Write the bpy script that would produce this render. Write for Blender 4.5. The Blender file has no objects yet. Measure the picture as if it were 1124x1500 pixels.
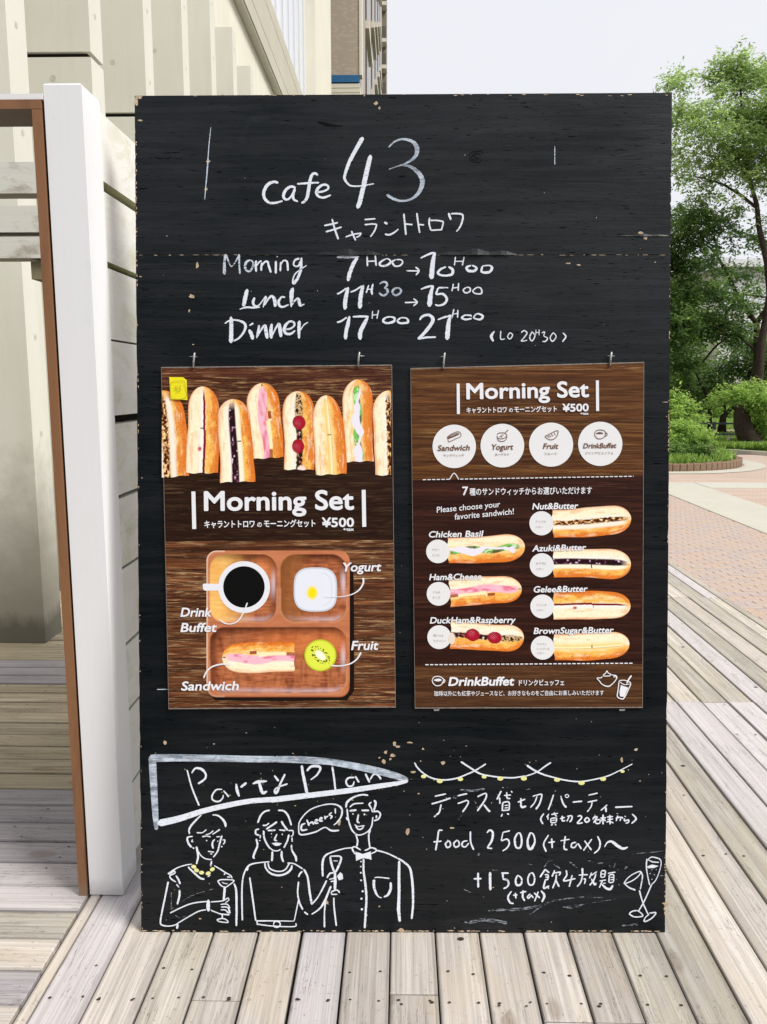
import bpy, math, random
import numpy as np
from mathutils import Matrix, Vector
R = math.radians
rnd = random.Random(7)
rng = np.random.default_rng(11)
sc = bpy.context.scene
C = sc.collection

# ------------------------------------------------------------------ camera
F, PITCH, YAW, CAMH = 1215.0, R(8.66), R(1.2), 1.25
cam = bpy.data.cameras.new('camera')
cam.sensor_fit = 'HORIZONTAL'; cam.sensor_width = 36; cam.lens = 36 * F / 1124
cam.clip_end = 3000; cam.clip_start = 0.05
camo = bpy.data.objects.new('camera', cam); C.objects.link(camo)
camo.location = (0, 0, CAMH); camo.rotation_euler = (R(90) - PITCH, 0, YAW)
sc.camera = camo
# ------------------------------------------------------------------ daylight
SUN_EL, SUN_AZ = R(48), R(120)          # azimuth clockwise from +Y: light from the right, a little behind the camera
w = bpy.data.worlds.new('World'); sc.world = w; w.use_nodes = True
nt = w.node_tree; nt.nodes.clear()
sky = nt.nodes.new('ShaderNodeTexSky'); sky.sky_type = 'NISHITA'; sky.sun_disc = False
sky.sun_elevation = SUN_EL; sky.sun_rotation = SUN_AZ
bg = nt.nodes.new('ShaderNodeBackground'); bg.inputs['Strength'].default_value = 0.10
cl = nt.nodes.new('ShaderNodeMix'); cl.data_type = 'RGBA'; cl.inputs[0].default_value = 0.975
tc = nt.nodes.new('ShaderNodeTexCoord'); ns = nt.nodes.new('ShaderNodeTexNoise')
ns.inputs['Scale'].default_value = 2.2; ns.inputs['Detail'].default_value = 4
cr = nt.nodes.new('ShaderNodeValToRGB')
cr.color_ramp.elements[0].position = 0.3; cr.color_ramp.elements[0].color = (5.3, 5.38, 5.7, 1)
cr.color_ramp.elements[1].position = 0.7; cr.color_ramp.elements[1].color = (5.7, 5.78, 6.05, 1)
out = nt.nodes.new('ShaderNodeOutputWorld')
nt.links.new(tc.outputs['Generated'], ns.inputs['Vector']); nt.links.new(ns.outputs['Fac'], cr.inputs['Fac'])
nt.links.new(sky.outputs[0], cl.inputs[6]); nt.links.new(cr.outputs[0], cl.inputs[7])
nt.links.new(cl.outputs[2], bg.inputs['Color']); nt.links.new(bg.outputs[0], out.inputs['Surface'])
sun = bpy.data.lights.new('sun', 'SUN'); sun.energy = 2.5; sun.angle = R(22); sun.color = (1, .965, .9)
suno = bpy.data.objects.new('sun', sun); C.objects.link(suno)
sd = Vector((math.sin(SUN_AZ) * math.cos(SUN_EL), math.cos(SUN_AZ) * math.cos(SUN_EL), math.sin(SUN_EL)))
suno.rotation_euler = sd.to_track_quat('Z', 'Y').to_euler(); suno.location = (4, -3, 8)
sc.view_settings.view_transform = 'Standard'; sc.view_settings.look = 'None'
sc.view_settings.exposure = 0.68; sc.view_settings.gamma = 1; sc.view_settings.use_curve_mapping = False
sc.cycles.max_bounces = 6; sc.cycles.transparent_max_bounces = 12

# ------------------------------------------------------------------ surveying: a photograph point and a known plane give a place
_cy, _sy, _cp, _sp = math.cos(YAW), math.sin(YAW), math.cos(PITCH), math.sin(PITCH)
RIGHT = np.array([_cy, _sy, 0.]); FWD = np.array([-_sy * _cp, _cy * _cp, -_sp]); UP = np.array([-_sy * _sp, _cy * _sp, _cp])
EYE = np.array([0, 0, CAMH])
def ray(u, v):
    return FWD + RIGHT * ((u - 562) / F) - UP * ((v - 750) / F)
def hit(u, v, p0, n):
    d = ray(u, v); return EYE + d * (np.dot(np.array(p0) - EYE, n) / np.dot(d, n))
def atZ(u, v, z=0.): return hit(u, v, (0, 0, z), np.array([0, 0, 1.]))
def atY(u, v, y): return hit(u, v, (0, y, 0), np.array([0, 1., 0]))
def atX(u, v, x): return hit(u, v, (x, 0, 0), np.array([1., 0, 0]))
def proj(p):
    d = np.array(p) - EYE; z = d @ FWD
    return 562 + F * (d @ RIGHT) / z, 750 - F * (d @ UP) / z, z

# ------------------------------------------------------------------ objects
W = {}
def tag(o, label=None, cat=None, group=None, kind=None):
    if label: o['label'] = label
    if cat: o['category'] = cat
    if group: o['group'] = group
    if kind: o['kind'] = kind
    return o
def thing(name, loc, label, cat, group=None, rot=None):
    o = bpy.data.objects.new(name, None); C.objects.link(o)
    m = Matrix.Translation(Vector(loc)) @ (rot.to_4x4() if rot is not None else Matrix.Identity(4))
    o.matrix_world = m; W[o.name] = m; o.empty_display_size = .1
    return tag(o, label, cat, group)
def link(name, me, mat=None, parent=None, origin=(0, 0, 0)):
    if mat and not me.materials: me.materials.append(mat)
    o = bpy.data.objects.new(name, me); C.objects.link(o)
    m = Matrix.Translation(Vector(origin))
    if parent is not None:
        o.parent = parent; o.matrix_basis = W[parent.name].inverted() @ m
    else: o.matrix_basis = m
    W[o.name] = m
    return o
class MB:
    def __init__(s): s.v = []; s.f = []; s.c = []; s.n = 0
    def add(s, vs, fs, col=None):
        vs = np.asarray(vs, float).reshape(-1, 3); b = s.n
        s.v.append(vs); s.n += len(vs)
        s.f += [tuple(i + b for i in f) for f in fs]
        if col is not None:
            col = np.asarray(col, float)
            if col.ndim == 1: col = np.tile(col, (len(vs), 1))
            s.c.append(col[:, :3])
        return s
    def box(s, x0, x1, y0, y1, z0, z1):
        s.add([(x, y, z) for z in (z0, z1) for y in (y0, y1) for x in (x0, x1)],
              [(0, 2, 3, 1), (4, 5, 7, 6), (0, 1, 5, 4), (2, 6, 7, 3), (0, 4, 6, 2), (1, 3, 7, 5)]); return s
    def bevbox(s, x0, x1, y0, y1, z0, z1, b):
        # box with a chamfer round the top
        vs = [(x0, y0, z0), (x1, y0, z0), (x1, y1, z0), (x0, y1, z0), (x0, y0, z1 - b), (x1, y0, z1 - b), (x1, y1, z1 - b), (x0, y1, z1 - b),
              (x0 + b, y0 + b, z1), (x1 - b, y0 + b, z1), (x1 - b, y1 - b, z1), (x0 + b, y1 - b, z1)]
        s.add(vs, [(0, 1, 5, 4), (1, 2, 6, 5), (2, 3, 7, 6), (3, 0, 4, 7), (4, 5, 9, 8), (5, 6, 10, 9), (6, 7, 11, 10), (7, 4, 8, 11), (8, 9, 10, 11), (3, 2, 1, 0)]); return s
    def tube(s, pts, rad, k=8):
        pts = [np.array(p, float) for p in pts]; vs = []; fs = []
        for i, p in enumerate(pts):
            d = pts[min(i + 1, len(pts) - 1)] - pts[max(i - 1, 0)]; d /= np.linalg.norm(d) + 1e-9
            a = np.cross(d, (0.31, 0.2, 0.93) if abs(d[2]) < .9 else (1, 0, 0)); a /= np.linalg.norm(a); b = np.cross(d, a)
            r = rad[i] if hasattr(rad, '__len__') else rad
            for j in range(k):
                t = 2 * math.pi * j / k; vs.append(p + a * r * math.cos(t) + b * r * math.sin(t))
            if i:
                for j in range(k): fs.append(((i - 1) * k + j, (i - 1) * k + (j + 1) % k, i * k + (j + 1) % k, i * k + j))
        fs.append(tuple(range(k))[::-1]); fs.append(tuple(range((len(pts) - 1) * k, len(pts) * k)))
        s.add(vs, fs); return s
    def build(s, name, mat, parent=None, origin=None, smooth=False, kind=None):
        V_ = np.concatenate(s.v) if s.v else np.zeros((0, 3))
        if origin is None: origin = tuple(V_.mean(0)) if len(V_) else (0, 0, 0)
        V_ = V_ - np.array(origin)
        me = bpy.data.meshes.new(name); me.from_pydata(V_.tolist(), [], s.f)
        if s.c and sum(len(c) for c in s.c) == len(V_):
            a = me.color_attributes.new('Col', 'FLOAT_COLOR', 'POINT'); cc = np.ones((len(V_), 4), np.float32); cc[:, :3] = np.concatenate(s.c)
            a.data.foreach_set('color', cc.ravel())
        if smooth: me.polygons.foreach_set('use_smooth', [True] * len(me.polygons))
        me.update()
        o = link(name, me, mat, parent, origin)
        if kind: o['kind'] = kind
        return o

# ------------------------------------------------------------------ materials
def srgb(r, g, b):
    f = lambda c: (c / 255 / 12.92) if c <= 10 else ((c / 255 + .055) / 1.055) ** 2.4
    return (f(r), f(g), f(b))
class NG:
    def __init__(s, name):
        s.m = bpy.data.materials.new(name); s.m.use_nodes = True; s.t = s.m.node_tree; s.t.nodes.clear()
        s.out = s.n('ShaderNodeOutputMaterial'); s.p = s.n('ShaderNodeBsdfPrincipled'); s.l(s.p.outputs[0], s.out.inputs['Surface'])
    def n(s, typ, **k):
        nd = s.t.nodes.new(typ)
        for a, b in k.items(): setattr(nd, a, b)
        return nd
    def l(s, a, b): s.t.links.new(a, b)
    def coord(s, scale=(1, 1, 1), rand=True, which='Object'):
        tc = s.n('ShaderNodeTexCoord'); mp = s.n('ShaderNodeMapping'); mp.inputs['Scale'].default_value = scale
        src = tc.outputs[which]
        if rand:
            oi = s.n('ShaderNodeObjectInfo'); mu = s.n('ShaderNodeVectorMath', operation='SCALE'); mu.inputs[0].default_value = (37.7, 53.1, 91.3)
            s.l(oi.outputs['Random'], mu.inputs['Scale']); ad = s.n('ShaderNodeVectorMath', operation='ADD')
            s.l(src, ad.inputs[0]); s.l(mu.outputs[0], ad.inputs[1]); src = ad.outputs[0]
        s.l(src, mp.inputs['Vector']); return mp.outputs[0]
    def noise(s, vec, scale, detail=6, rough=.6, dist=0):
        x = s.n('ShaderNodeTexNoise'); x.inputs['Scale'].default_value = scale; x.inputs['Detail'].default_value = detail
        x.inputs['Roughness'].default_value = rough; x.inputs['Distortion'].default_value = dist; s.l(vec, x.inputs['Vector']); return x.outputs['Fac']
    def ramp(s, fac, stops):
        x = s.n('ShaderNodeValToRGB'); e = x.color_ramp.elements
        while len(e) < len(stops): e.new(.5)
        for i, (p, c) in enumerate(stops):
            e[i].position = p; e[i].color = (*c, 1) if hasattr(c, '__len__') else (c, c, c, 1)
        s.l(fac, x.inputs['Fac']); return x.outputs[0]
    def mix(s, fac, a, b, mode='MIX'):
        x = s.n('ShaderNodeMix', data_type='RGBA', blend_type=mode)
        for sock, val in ((x.inputs[0], fac), (x.inputs[6], a), (x.inputs[7], b)):
            if isinstance(val, (int, float)): sock.default_value = val if sock is x.inputs[0] else (val, val, val, 1)
            elif isinstance(val, tuple): sock.default_value = (*val, 1)
            else: s.l(val, sock)
        return x.outputs[2]
    def math(s, op, a, b=0., c=False):
        x = s.n('ShaderNodeMath', operation=op, use_clamp=c)
        for i, val in enumerate((a, b)):
            if isinstance(val, (int, float)): x.inputs[i].default_value = val
            else: s.l(val, x.inputs[i])
        return x.outputs[0]
    def bump(s, h, strength=.3, dist=.002):
        x = s.n('ShaderNodeBump'); x.inputs['Strength'].default_value = strength; x.inputs['Distance'].default_value = dist
        s.l(h, x.inputs['Height']); s.l(x.outputs[0], s.p.inputs['Normal'])
    def fin(s, col, rough=.7, spec=.3, metal=0):
        if isinstance(col, tuple): s.p.inputs['Base Color'].default_value = (*col, 1)
        else: s.l(col, s.p.inputs['Base Color'])
        if isinstance(rough, (int, float)): s.p.inputs['Roughness'].default_value = rough
        else: s.l(rough, s.p.inputs['Roughness'])
        s.p.inputs['Specular IOR Level'].default_value = spec; s.p.inputs['Metallic'].default_value = metal
        return s.m
def plank_mat(name, axis, light, dark, stain, stain_amt=.5, crack=.5, var=.16, grain_amt=.8):
    g = NG(name)
    sc1 = (1.2, 26, 26) if axis == 'X' else (26, 1.2, 26)
    sc2 = (1.0, 120, 60) if axis == 'X' else (120, 1.0, 60)
    sc3 = (2.5, 9, 9) if axis == 'X' else (9, 2.5, 9)
    v1, v2, v3 = g.coord(sc1), g.coord(sc2), g.coord(sc3)
    gr = g.noise(v1, 1.6, 9, .68, .6)
    c = g.mix(g.math('MULTIPLY', g.ramp(gr, [(.36, 0.), (.66, 1.)]), grain_amt), light, dark)
    fine = g.noise(v2, 1.5, 4, .7)
    c = g.mix(g.math('MULTIPLY', g.ramp(fine, [(.40, 1.), (.56, 0.)]), .38), c, tuple(x * .52 for x in dark))
    st = g.noise(v3, 1.0, 5, .62, 1.2)
    c = g.mix(g.math('MULTIPLY', g.ramp(st, [(.45, 0.), (.68, 1.)]), stain_amt), c, stain)
    sm = g.noise(g.coord((1, 1, 1)), 34, 6, .75)
    c = g.mix(g.math('MULTIPLY', g.ramp(sm, [(.6, 0.), (.72, 1.)]), .4), c, tuple(x * .55 for x in dark))
    ck = g.noise(v1, 3.1, 3, .5, 2.5)
    ck = g.ramp(ck, [(.485, 0.), (.5, 1.), (.515, 0.)])
    ck = g.math('MULTIPLY', ck, g.ramp(g.noise(v3, 2.1, 2), [(.52, 0.), (.6, 1.)]))
    c = g.mix(g.math('MULTIPLY', ck, crack), c, (.05, .04, .03))
    # grime creeping in from the seams, and a few knots
    tc_ = g.n('ShaderNodeTexCoord'); sx_ = g.n('ShaderNodeSeparateXYZ'); g.l(tc_.outputs['Object'], sx_.inputs[0])
    ac = sx_.outputs['Y' if axis == 'X' else 'X']
    e_ = g.math('MINIMUM', ac, g.math('SUBTRACT', .0985, ac)); en = g.math('ADD', e_, g.math('MULTIPLY', g.noise(v3, 6.5, 6, .75), -.007))
    c = g.mix(g.math('MULTIPLY', g.ramp(en, [(.0, 1.), (.003, 0.)]), .34), c, tuple(x * .30 for x in dark))
    vo = g.n('ShaderNodeTexVoronoi'); vo.inputs['Scale'].default_value = 1.; g.l(g.coord((4, 10, 4) if axis == 'X' else (10, 4, 4)), vo.inputs['Vector'])
    sc_ = g.n('ShaderNodeSeparateColor'); g.l(vo.outputs['Color'], sc_.inputs[0])
    kn = g.math('MULTIPLY', g.ramp(vo.outputs['Distance'], [(.05, 1.), (.10, .55), (.13, .8), (.2, 0.)]), g.ramp(sc_.outputs[0], [(.72, 0.), (.74, 1.)]))
    c = g.mix(g.math('MULTIPLY', kn, .55), c, (.16, .11, .07))
    sp_ = g.noise(g.coord((1, 1, 1)), 90, 3, .6); c = g.mix(g.math('MULTIPLY', g.ramp(sp_, [(.66, 0.), (.70, 1.)]), .5), c, tuple(x * .35 for x in dark))
    oi = g.n('ShaderNodeObjectInfo')
    br = g.math('MULTIPLY_ADD', oi.outputs['Random'], 2 * var); br.node.inputs[2].default_value = 1 - var
    hs = g.n('ShaderNodeHueSaturation'); g.l(br, hs.inputs['Value']); g.l(c, hs.inputs['Color'])
    g.bump(g.math('SUBTRACT', g.math('ADD', gr, g.math('MULTIPLY', fine, .7)), ck), .55, .0025)
    return g.fin(hs.outputs[0], .78, .2)
M = {}
def deckset(ax):
    M['deck_pale' + ax] = plank_mat('deck_pale_' + ax, ax, (.575, .53, .495), (.385, .34, .30), (.50, .42, .30), .42)
    M['deck_gray' + ax] = plank_mat('deck_gray_' + ax, ax, (.56, .525, .475), (.31, .275, .235), (.43, .375, .27), .6)
    M['deck_lilac' + ax] = plank_mat('deck_lilac_' + ax, ax, (.56, .525, .535), (.46, .42, .42), (.50, .46, .42), .35, .7, .06, .6)
    M['deck_tan' + ax] = plank_mat('deck_tan_' + ax, ax, (.60, .52, .38), (.27, .215, .14), (.42, .35, .235), .6, .9, .14)
    M['deck_slate' + ax] = plank_mat('deck_slate_' + ax, ax, (.42, .395, .41), (.29, .265, .275), (.40, .38, .36), .5, .9, .1)
deckset('X'); deckset('Y')

def painted(name, base, moss=None, moss_amt=0., grain='Z', spots=.0, rough=.5, bump=.15):
    g = NG(name)
    sc = {'Z': (40, 40, 1.2), 'Y': (40, 1.2, 40), 'X': (1.2, 40, 40)}[grain]
    n1 = g.noise(g.coord(sc), 1.5, 6, .65, .5); n2 = g.noise(g.coord(), 3.2, 5, .6)
    c = g.mix(g.ramp(n1, [(.35, 0.), (.75, .5)]), base, tuple(x * (.84 if moss else .965) for x in base))
    c = g.mix(g.ramp(n2, [(.4, 0.), (.8, .35 if moss else .12)]), c, (base[0] * .9, base[1] * .9, base[2] * .82))
    if moss:
        n3 = g.noise(g.coord({'Z': (9, 9, 2), 'Y': (9, 3, 6), 'X': (3, 9, 6)}[grain]), 1.2, 7, .7, 1)
        c = g.mix(g.math('MULTIPLY', g.ramp(n3, [(.5, 0.), (.68, 1.)]), moss_amt), c, moss)
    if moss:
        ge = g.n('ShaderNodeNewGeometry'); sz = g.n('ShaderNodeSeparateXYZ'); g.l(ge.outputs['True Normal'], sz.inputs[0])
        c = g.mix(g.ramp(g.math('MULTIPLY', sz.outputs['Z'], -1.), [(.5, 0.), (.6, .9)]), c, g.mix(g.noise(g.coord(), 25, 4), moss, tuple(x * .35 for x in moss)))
    n5 = g.noise(g.coord(), 60, 5, .8)
    c = g.mix(g.math('MULTIPLY', g.ramp(n5, [(.66, 0.), (.72, 1.)]), spots), c, (.12, .1, .08))
    ck = g.noise(g.coord(sc), 2.2, 3, .5, 2)
    ckr = g.ramp(ck, [(.49, 0.), (.5, 1.), (.51, 0.)])
    c = g.mix(g.math('MULTIPLY', ckr, .25 * (1 if moss else .15)), c, tuple(x * .35 for x in base))
    gp_ = g.n('ShaderNodeNewGeometry'); sp2 = g.n('ShaderNodeSeparateXYZ'); g.l(gp_.outputs['Position'], sp2.inputs[0])
    ft = g.math('ADD', sp2.outputs['Z'], g.math('MULTIPLY', g.noise(g.coord(), 30, 4, .6), -.03))
    c = g.mix(g.math('MULTIPLY', g.ramp(ft, [(0., 1.), (.03, 0.)]), .35), c, (.25, .215, .17))
    rb = g.noise(g.coord(), 9, 6, .7); c = g.mix(g.math('MULTIPLY', g.ramp(rb, [(.6, 0.), (.75, 1.)]), .22), c, tuple(x * .72 for x in base))
    g.bump(n1, bump, .002)
    return g.fin(c, rough, .35)
M['white_post'] = painted('white_paint', (.85, .85, .87), None, 0, 'Z', .12, .42)
M['white_slat'] = painted('weathered_white_paint', (.82, .81, .76), (.42, .43, .18), .55, 'Y', .35, .6, .3)
M['white_slat_x'] = painted('weathered_white_beam_paint', (.68, .67, .60), (.22, .17, .10), .7, 'X', .6, .6, .3)
M['mossy'] = painted('mossy_old_timber', (.24, .21, .12), (.10, .09, .05), .8, 'X', .6, .8, .5)
M['jamb'] = painted('red_brown_stained_timber', (.27, .13, .062), (.11, .05, .025), .55, 'Z', .2, .5, .3)

def concrete(name, base, stain=True, spots=.4, dirt_and_tone=False):
    g = NG(name); co = g.coord(rand=False)
    n1 = g.noise(co, 1.1, 6, .6); n2 = g.noise(g.coord((6, 6, .7), rand=False), 1.2, 5, .6); n3 = g.noise(co, 30, 5, .7)
    c = g.mix(g.ramp(n1, [(.35, 0.), (.7, .6)]), base, tuple(x * .86 for x in base))
    if stain: c = g.mix(g.ramp(n2, [(.5, 0.), (.75, .4)]), c, (base[0] * .8, base[1] * .8, base[2] * .7))
    c = g.mix(g.math('MULTIPLY', g.ramp(n3, [(.68, 0.), (.74, 1.)]), spots), c, tuple(x * .4 for x in base))
    if dirt_and_tone:    # grime and rust creeping up from the deck; broad patchy darker tone low down
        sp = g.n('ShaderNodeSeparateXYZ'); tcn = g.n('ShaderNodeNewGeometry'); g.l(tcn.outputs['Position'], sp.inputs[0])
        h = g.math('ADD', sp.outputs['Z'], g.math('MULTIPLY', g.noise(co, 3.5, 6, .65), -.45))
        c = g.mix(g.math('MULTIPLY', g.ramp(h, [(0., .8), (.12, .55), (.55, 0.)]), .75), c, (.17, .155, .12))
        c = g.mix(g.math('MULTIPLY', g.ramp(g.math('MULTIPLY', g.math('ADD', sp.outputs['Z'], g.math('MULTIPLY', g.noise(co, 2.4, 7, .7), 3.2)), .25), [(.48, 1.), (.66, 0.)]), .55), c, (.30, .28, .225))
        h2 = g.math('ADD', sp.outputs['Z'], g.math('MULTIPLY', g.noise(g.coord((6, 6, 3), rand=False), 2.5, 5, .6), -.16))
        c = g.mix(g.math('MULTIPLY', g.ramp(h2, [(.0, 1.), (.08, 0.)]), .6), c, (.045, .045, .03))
    g.bump(g.math('ADD', n3, n1), .2, .003)
    return g.fin(c, .8, .25)
M['concrete'] = concrete('fair_faced_concrete', (.655, .65, .58), dirt_and_tone=True)
M['concrete_paint'] = concrete('cream_render', (.74, .71, .60), spots=.1)
M['fascia'] = concrete('ribbed_fascia', (.52, .49, .40), spots=.3)
M['pave_concrete'] = concrete('paving_concrete', (.50, .48, .42), spots=.2)
def flat(name, col, rough=.6, spec=.3, metal=0, var=.0, nscale=20):
    g = NG(name)
    if var:
        n = g.noise(g.coord(rand=False), nscale, 5, .65)
        return g.fin(g.mix(g.ramp(n, [(.3, 0.), (.7, 1.)]), col, tuple(x * (1 - var) for x in col)), rough, spec, metal)
    return g.fin(col, rough, spec, metal)
M['dark'] = flat('dark_gap_fill', (.03, .025, .02), .9, .1, 0, .4)
M['steel'] = flat('zinc_steel', (.5, .5, .48), .35, .5, .8, .3, 80)
M['rust'] = flat('screw_rust', (.06, .045, .035), .7, .3, .3, .4, 200)
M['grey_steel'] = flat('painted_rail', (.03, .04, .055), .5, .4)
M['glass'] = NG('pale_glazing').fin((.74, .76, .80), .12, .6)
M['dark_glass'] = flat('dark_window', (.11, .10, .08), .2, .6, 0, .35, .5)
M['blue'] = flat('blue_band_paint', (.02, .12, .27), .5, .3, 0, .15, 1)
M['bark'] = flat('bark', (.06, .045, .035), .9, .15, 0, .6, 18)
M['soil'] = flat('soil', (.07, .055, .04), .95, .1, 0, .4, 8)
M['earth'] = flat('earth_ground', (.12, .11, .09), .95, .1, 0, .4, 2)

# painted plywood of the sign
def board_mat():
    g = NG('black_painted_plywood')
    fine = g.noise(g.coord((9, 9, 130), rand=False), 1.6, 7, .72, .3)
    pits = g.noise(g.coord((34, 34, 300), rand=False), 1.0, 3, .6)
    pit = g.ramp(pits, [(.62, 0.), (.70, 1.)])
    broad = g.noise(g.coord((1.2, 1.2, 2.2), rand=False), 1.6, 5, .6, .6)
    wave = g.noise(g.coord((1.5, 1.5, 26), rand=False), 1.4, 5, .6, 1.6)
    c = g.mix(g.ramp(broad, [(.35, 0.), (.7, 1.)]), (.0015, .0035, .005), (.005, .007, .0095))
    c = g.mix(g.ramp(wave, [(.45, 0.), (.75, .5)]), c, (.017, .017, .020))
    smear = g.noise(g.coord((2.5, 2.5, 9), rand=False), 1.3, 6, .7, .8)
    c = g.mix(g.ramp(smear, [(.64, 0.), (.82, .07)]), c, (.28, .31, .38))
    c = g.mix(g.math('MULTIPLY', pit, .8), c, (.001, .001, .0015))
    h = g.math('ADD', fine, g.math('MULTIPLY', wave, .6))
    g.bump(h, .36, .0014)
    sv = g.math('MULTIPLY', g.math('MULTIPLY', g.ramp(g.math('ADD', g.math('MULTIPLY', wave, .5), g.math('MULTIPLY', broad, .5)), [(.3, .20), (.7, .36)]), g.math('SUBTRACT', 1., g.math('MULTIPLY', pit, .9))), 1.0)
    g.l(sv, g.p.inputs['Specular IOR Level'])
    return g.fin(c, g.ramp(g.math('ADD', g.math('MULTIPLY', fine, .5), g.math('MULTIPLY', broad, .5)), [(.3, .27), (.7, .40)]), .3)
M['board'] = board_mat()
def chalk_mat(name, col, wear, tint=None):
    g = NG(name)
    n = g.noise(g.coord((60, 60, 420), rand=False), 1.3, 4, .7); n2 = g.noise(g.coord((1, 1, 1), rand=False), 55, 4, .7)
    a = g.math('ADD', g.math('MULTIPLY', n, .6), g.math('MULTIPLY', n2, .4))
    a = g.ramp(a, [(wear - .035, .0), (wear, .55), (wear + .06, 1.)])
    if tint: a = g.math('MULTIPLY', g.math('ADD', g.math('MULTIPLY', a, .55), .42), g.ramp(g.noise(g.coord((7, 7, 60), rand=False), 1.6, 5, .7), [(.36, .38), (.58, 1.)]))
    c = g.mix(g.ramp(n2, [(.35, 0.), (.7, 1.)]), col, tint or tuple(x * .82 for x in col))
    m = g.fin(c, .9, .1)
    tr = g.n('ShaderNodeBsdfTransparent'); mx = g.n('ShaderNodeMixShader')
    g.l(a, mx.inputs[0]); g.l(tr.outputs[0], mx.inputs[1]); g.l(g.p.outputs[0], mx.inputs[2]); g.l(mx.outputs[0], g.out.inputs['Surface'])
    return m
M['chalk'] = chalk_mat('white_chalk_marker', (.80, .84, .93), .395)
M['chalk_worn'] = chalk_mat('worn_chalk', (.62, .70, .80), .44)
M['chalk_brush'] = chalk_mat('brushed_chalk', (.68, .74, .84), .40, (.27, .35, .45))
M['chalk_faint'] = chalk_mat('faint_chalk', (.30, .33, .38), .52)
M['chalk_yellow'] = chalk_mat('yellow_chalk', (.82, .80, .36), .3)
M['bare'] = flat('bare_ply', (.64, .49, .34), .85, .1, 0, .5, 160)

# ------------------------------------------------------------------ ground, deck and paving
def ground():
    MB().box(-400, 400, -200, 900, -.5, -.075).build('ground', M['earth'], origin=(0, 0, 0), kind='structure')
ground()
deck = thing('timber_deck', (0, 0, 0), None, None); deck['kind'] = 'structure'
PITCHW = .1027
base_x = atZ(638.5, 1366)[0]
seams = [atZ(126, 1320)[0], atZ(146, 1314)[0], atZ(207, 1316)[0], atZ(250.5, 1365)[0]]
x = base_x - 5 * PITCHW
while x < 1.90:
    if x > seams[-1] + .05: seams.append(x)
    x += PITCHW + rnd.uniform(-.0012, .0012)
XEND = 1.945; seams.append(XEND - .045)
screws = MB()
def screw(x, y, r=.0028):
    k = 7; a0 = rnd.random() * 6
    ring = [(x + r * math.cos(a0 + 6.283 * i / k) * 1.3, y + r * math.sin(a0 + 6.283 * i / k), .0006) for i in range(k)]
    screws.add(ring + [(x, y, .0002)], [(i, (i + 1) % k, k) for i in range(k)])
def plank(x0, x1, y0, y1, mat, z=0., name='plank'):
    dz = rnd.uniform(-.0025, .0015)
    b = MB(); n = 6
    L = max(y1 - y0, x1 - x0)
    b.bevbox(x0, x1, y0, y1, z - .032 + dz, z + dz, .0022)
    return b.build(name, M[mat], deck, origin=(x0, y0, z))
JY = [3.19, 4.86, 6.6]
for i in range(len(seams) - 1):
    x0, x1 = seams[i], seams[i + 1]
    gap = rnd.choice([.003, .004, .006, .0075]) if i > 2 else .004
    xm = (x0 + x1) / 2
    a, b_ = x0 + gap / 2, x1 - gap / 2
    if i < 3:
        cuts = [.4, 6.9]; mats = ['deck_paleY' if i == 0 else 'deck_lilacY' if i == 1 else 'deck_paleY']
    elif xm < .95:
        j = {4: 1.53, 8: 1.555}.get(i, None)
        if xm > .30: j = 1.485
        cuts = [.4] + ([j] if j else []) + [3.1 + .4 * (i % 3), 6.9]
        near = 'deck_lilacY' if xm > .30 else 'deck_paleY'
        mats = ([near] if j else []) + ['deck_lilacY' if i in (6, ) else rnd.choice(['deck_paleY', 'deck_paleY', 'deck_grayY'])] + ['deck_grayY']
    else:
        cuts = [.4, 3.19 if xm > .93 else 2.7, 4.86, 9.5]
        k = int((xm - .93) / PITCHW)
        mats = ['deck_grayY' if k == 0 else 'deck_lilacY',
                ['deck_grayY', 'deck_grayY', 'deck_paleY', 'deck_grayY', 'deck_grayY', 'deck_lilacY', 'deck_grayY', 'deck_paleY', 'deck_grayY', 'deck_grayY'][k % 10],
                rnd.choice(['deck_grayY', 'deck_lilacY', 'deck_paleY'])]
    for j in range(len(cuts) - 1):
        plank(a, b_, cuts[j] + .0015, cuts[j + 1] - .0015, mats[min(j, len(mats) - 1)])
    if x1 - x0 > .07:
        ys = [1.16, 1.53, 1.62 if i % 2 else 1.53, 2.09, 2.42, 2.88, 3.16, 3.7, 4.3, 4.83, 5.6]
        for y in ys:
            for q in (.2, .8):
                if rnd.random() < .85: screw(x0 + (x1 - x0) * q + rnd.uniform(-.006, .006), y + rnd.uniform(-.006, .006), rnd.uniform(.0022, .0036))
            if rnd.random() < .15: screw(xm + rnd.uniform(-.03, .03), y + .2, .006)
plank(XEND - .043, XEND, .4, 9.5, 'deck_grayY', .001)
# boards inside the doorway run across
yrow = 1.71 - 6 * .1015; XL = seams[0] - .006
while yrow < 6.6:
    if yrow < 1.15: m = 'deck_paleX'
    elif yrow < 1.70: m = rnd.choice(['deck_slateX', 'deck_paleX'])
    elif yrow < 1.75: m = 'deck_grayX'
    elif yrow < 1.86: m = 'deck_lilacX'
    elif yrow < 2.06: m = 'deck_slateX' if rnd.random() < .6 else 'deck_lilacX'
    elif yrow < 2.40: m = 'deck_slateX'
    elif 3.32 < yrow < 3.60: m = 'deck_slateX'
    else: m = 'deck_tanX'
    g_ = rnd.choice([.002, .004, .007])
    plank(-3.8, XL, yrow + g_ / 2, yrow + .1015 - g_ / 2, m)
    for xx in (-.93, -1.08, -1.45, -1.62, -2.0):
        for q in (.25, .75):
            if rnd.random() < .7: screw(xx + rnd.uniform(-.05, .05), yrow + .1015 * q, rnd.uniform(.0022, .0034))
    yrow += .1015
screws.build('screws', M['rust'], deck, origin=(0, 0, 0), kind='stuff')

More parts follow.
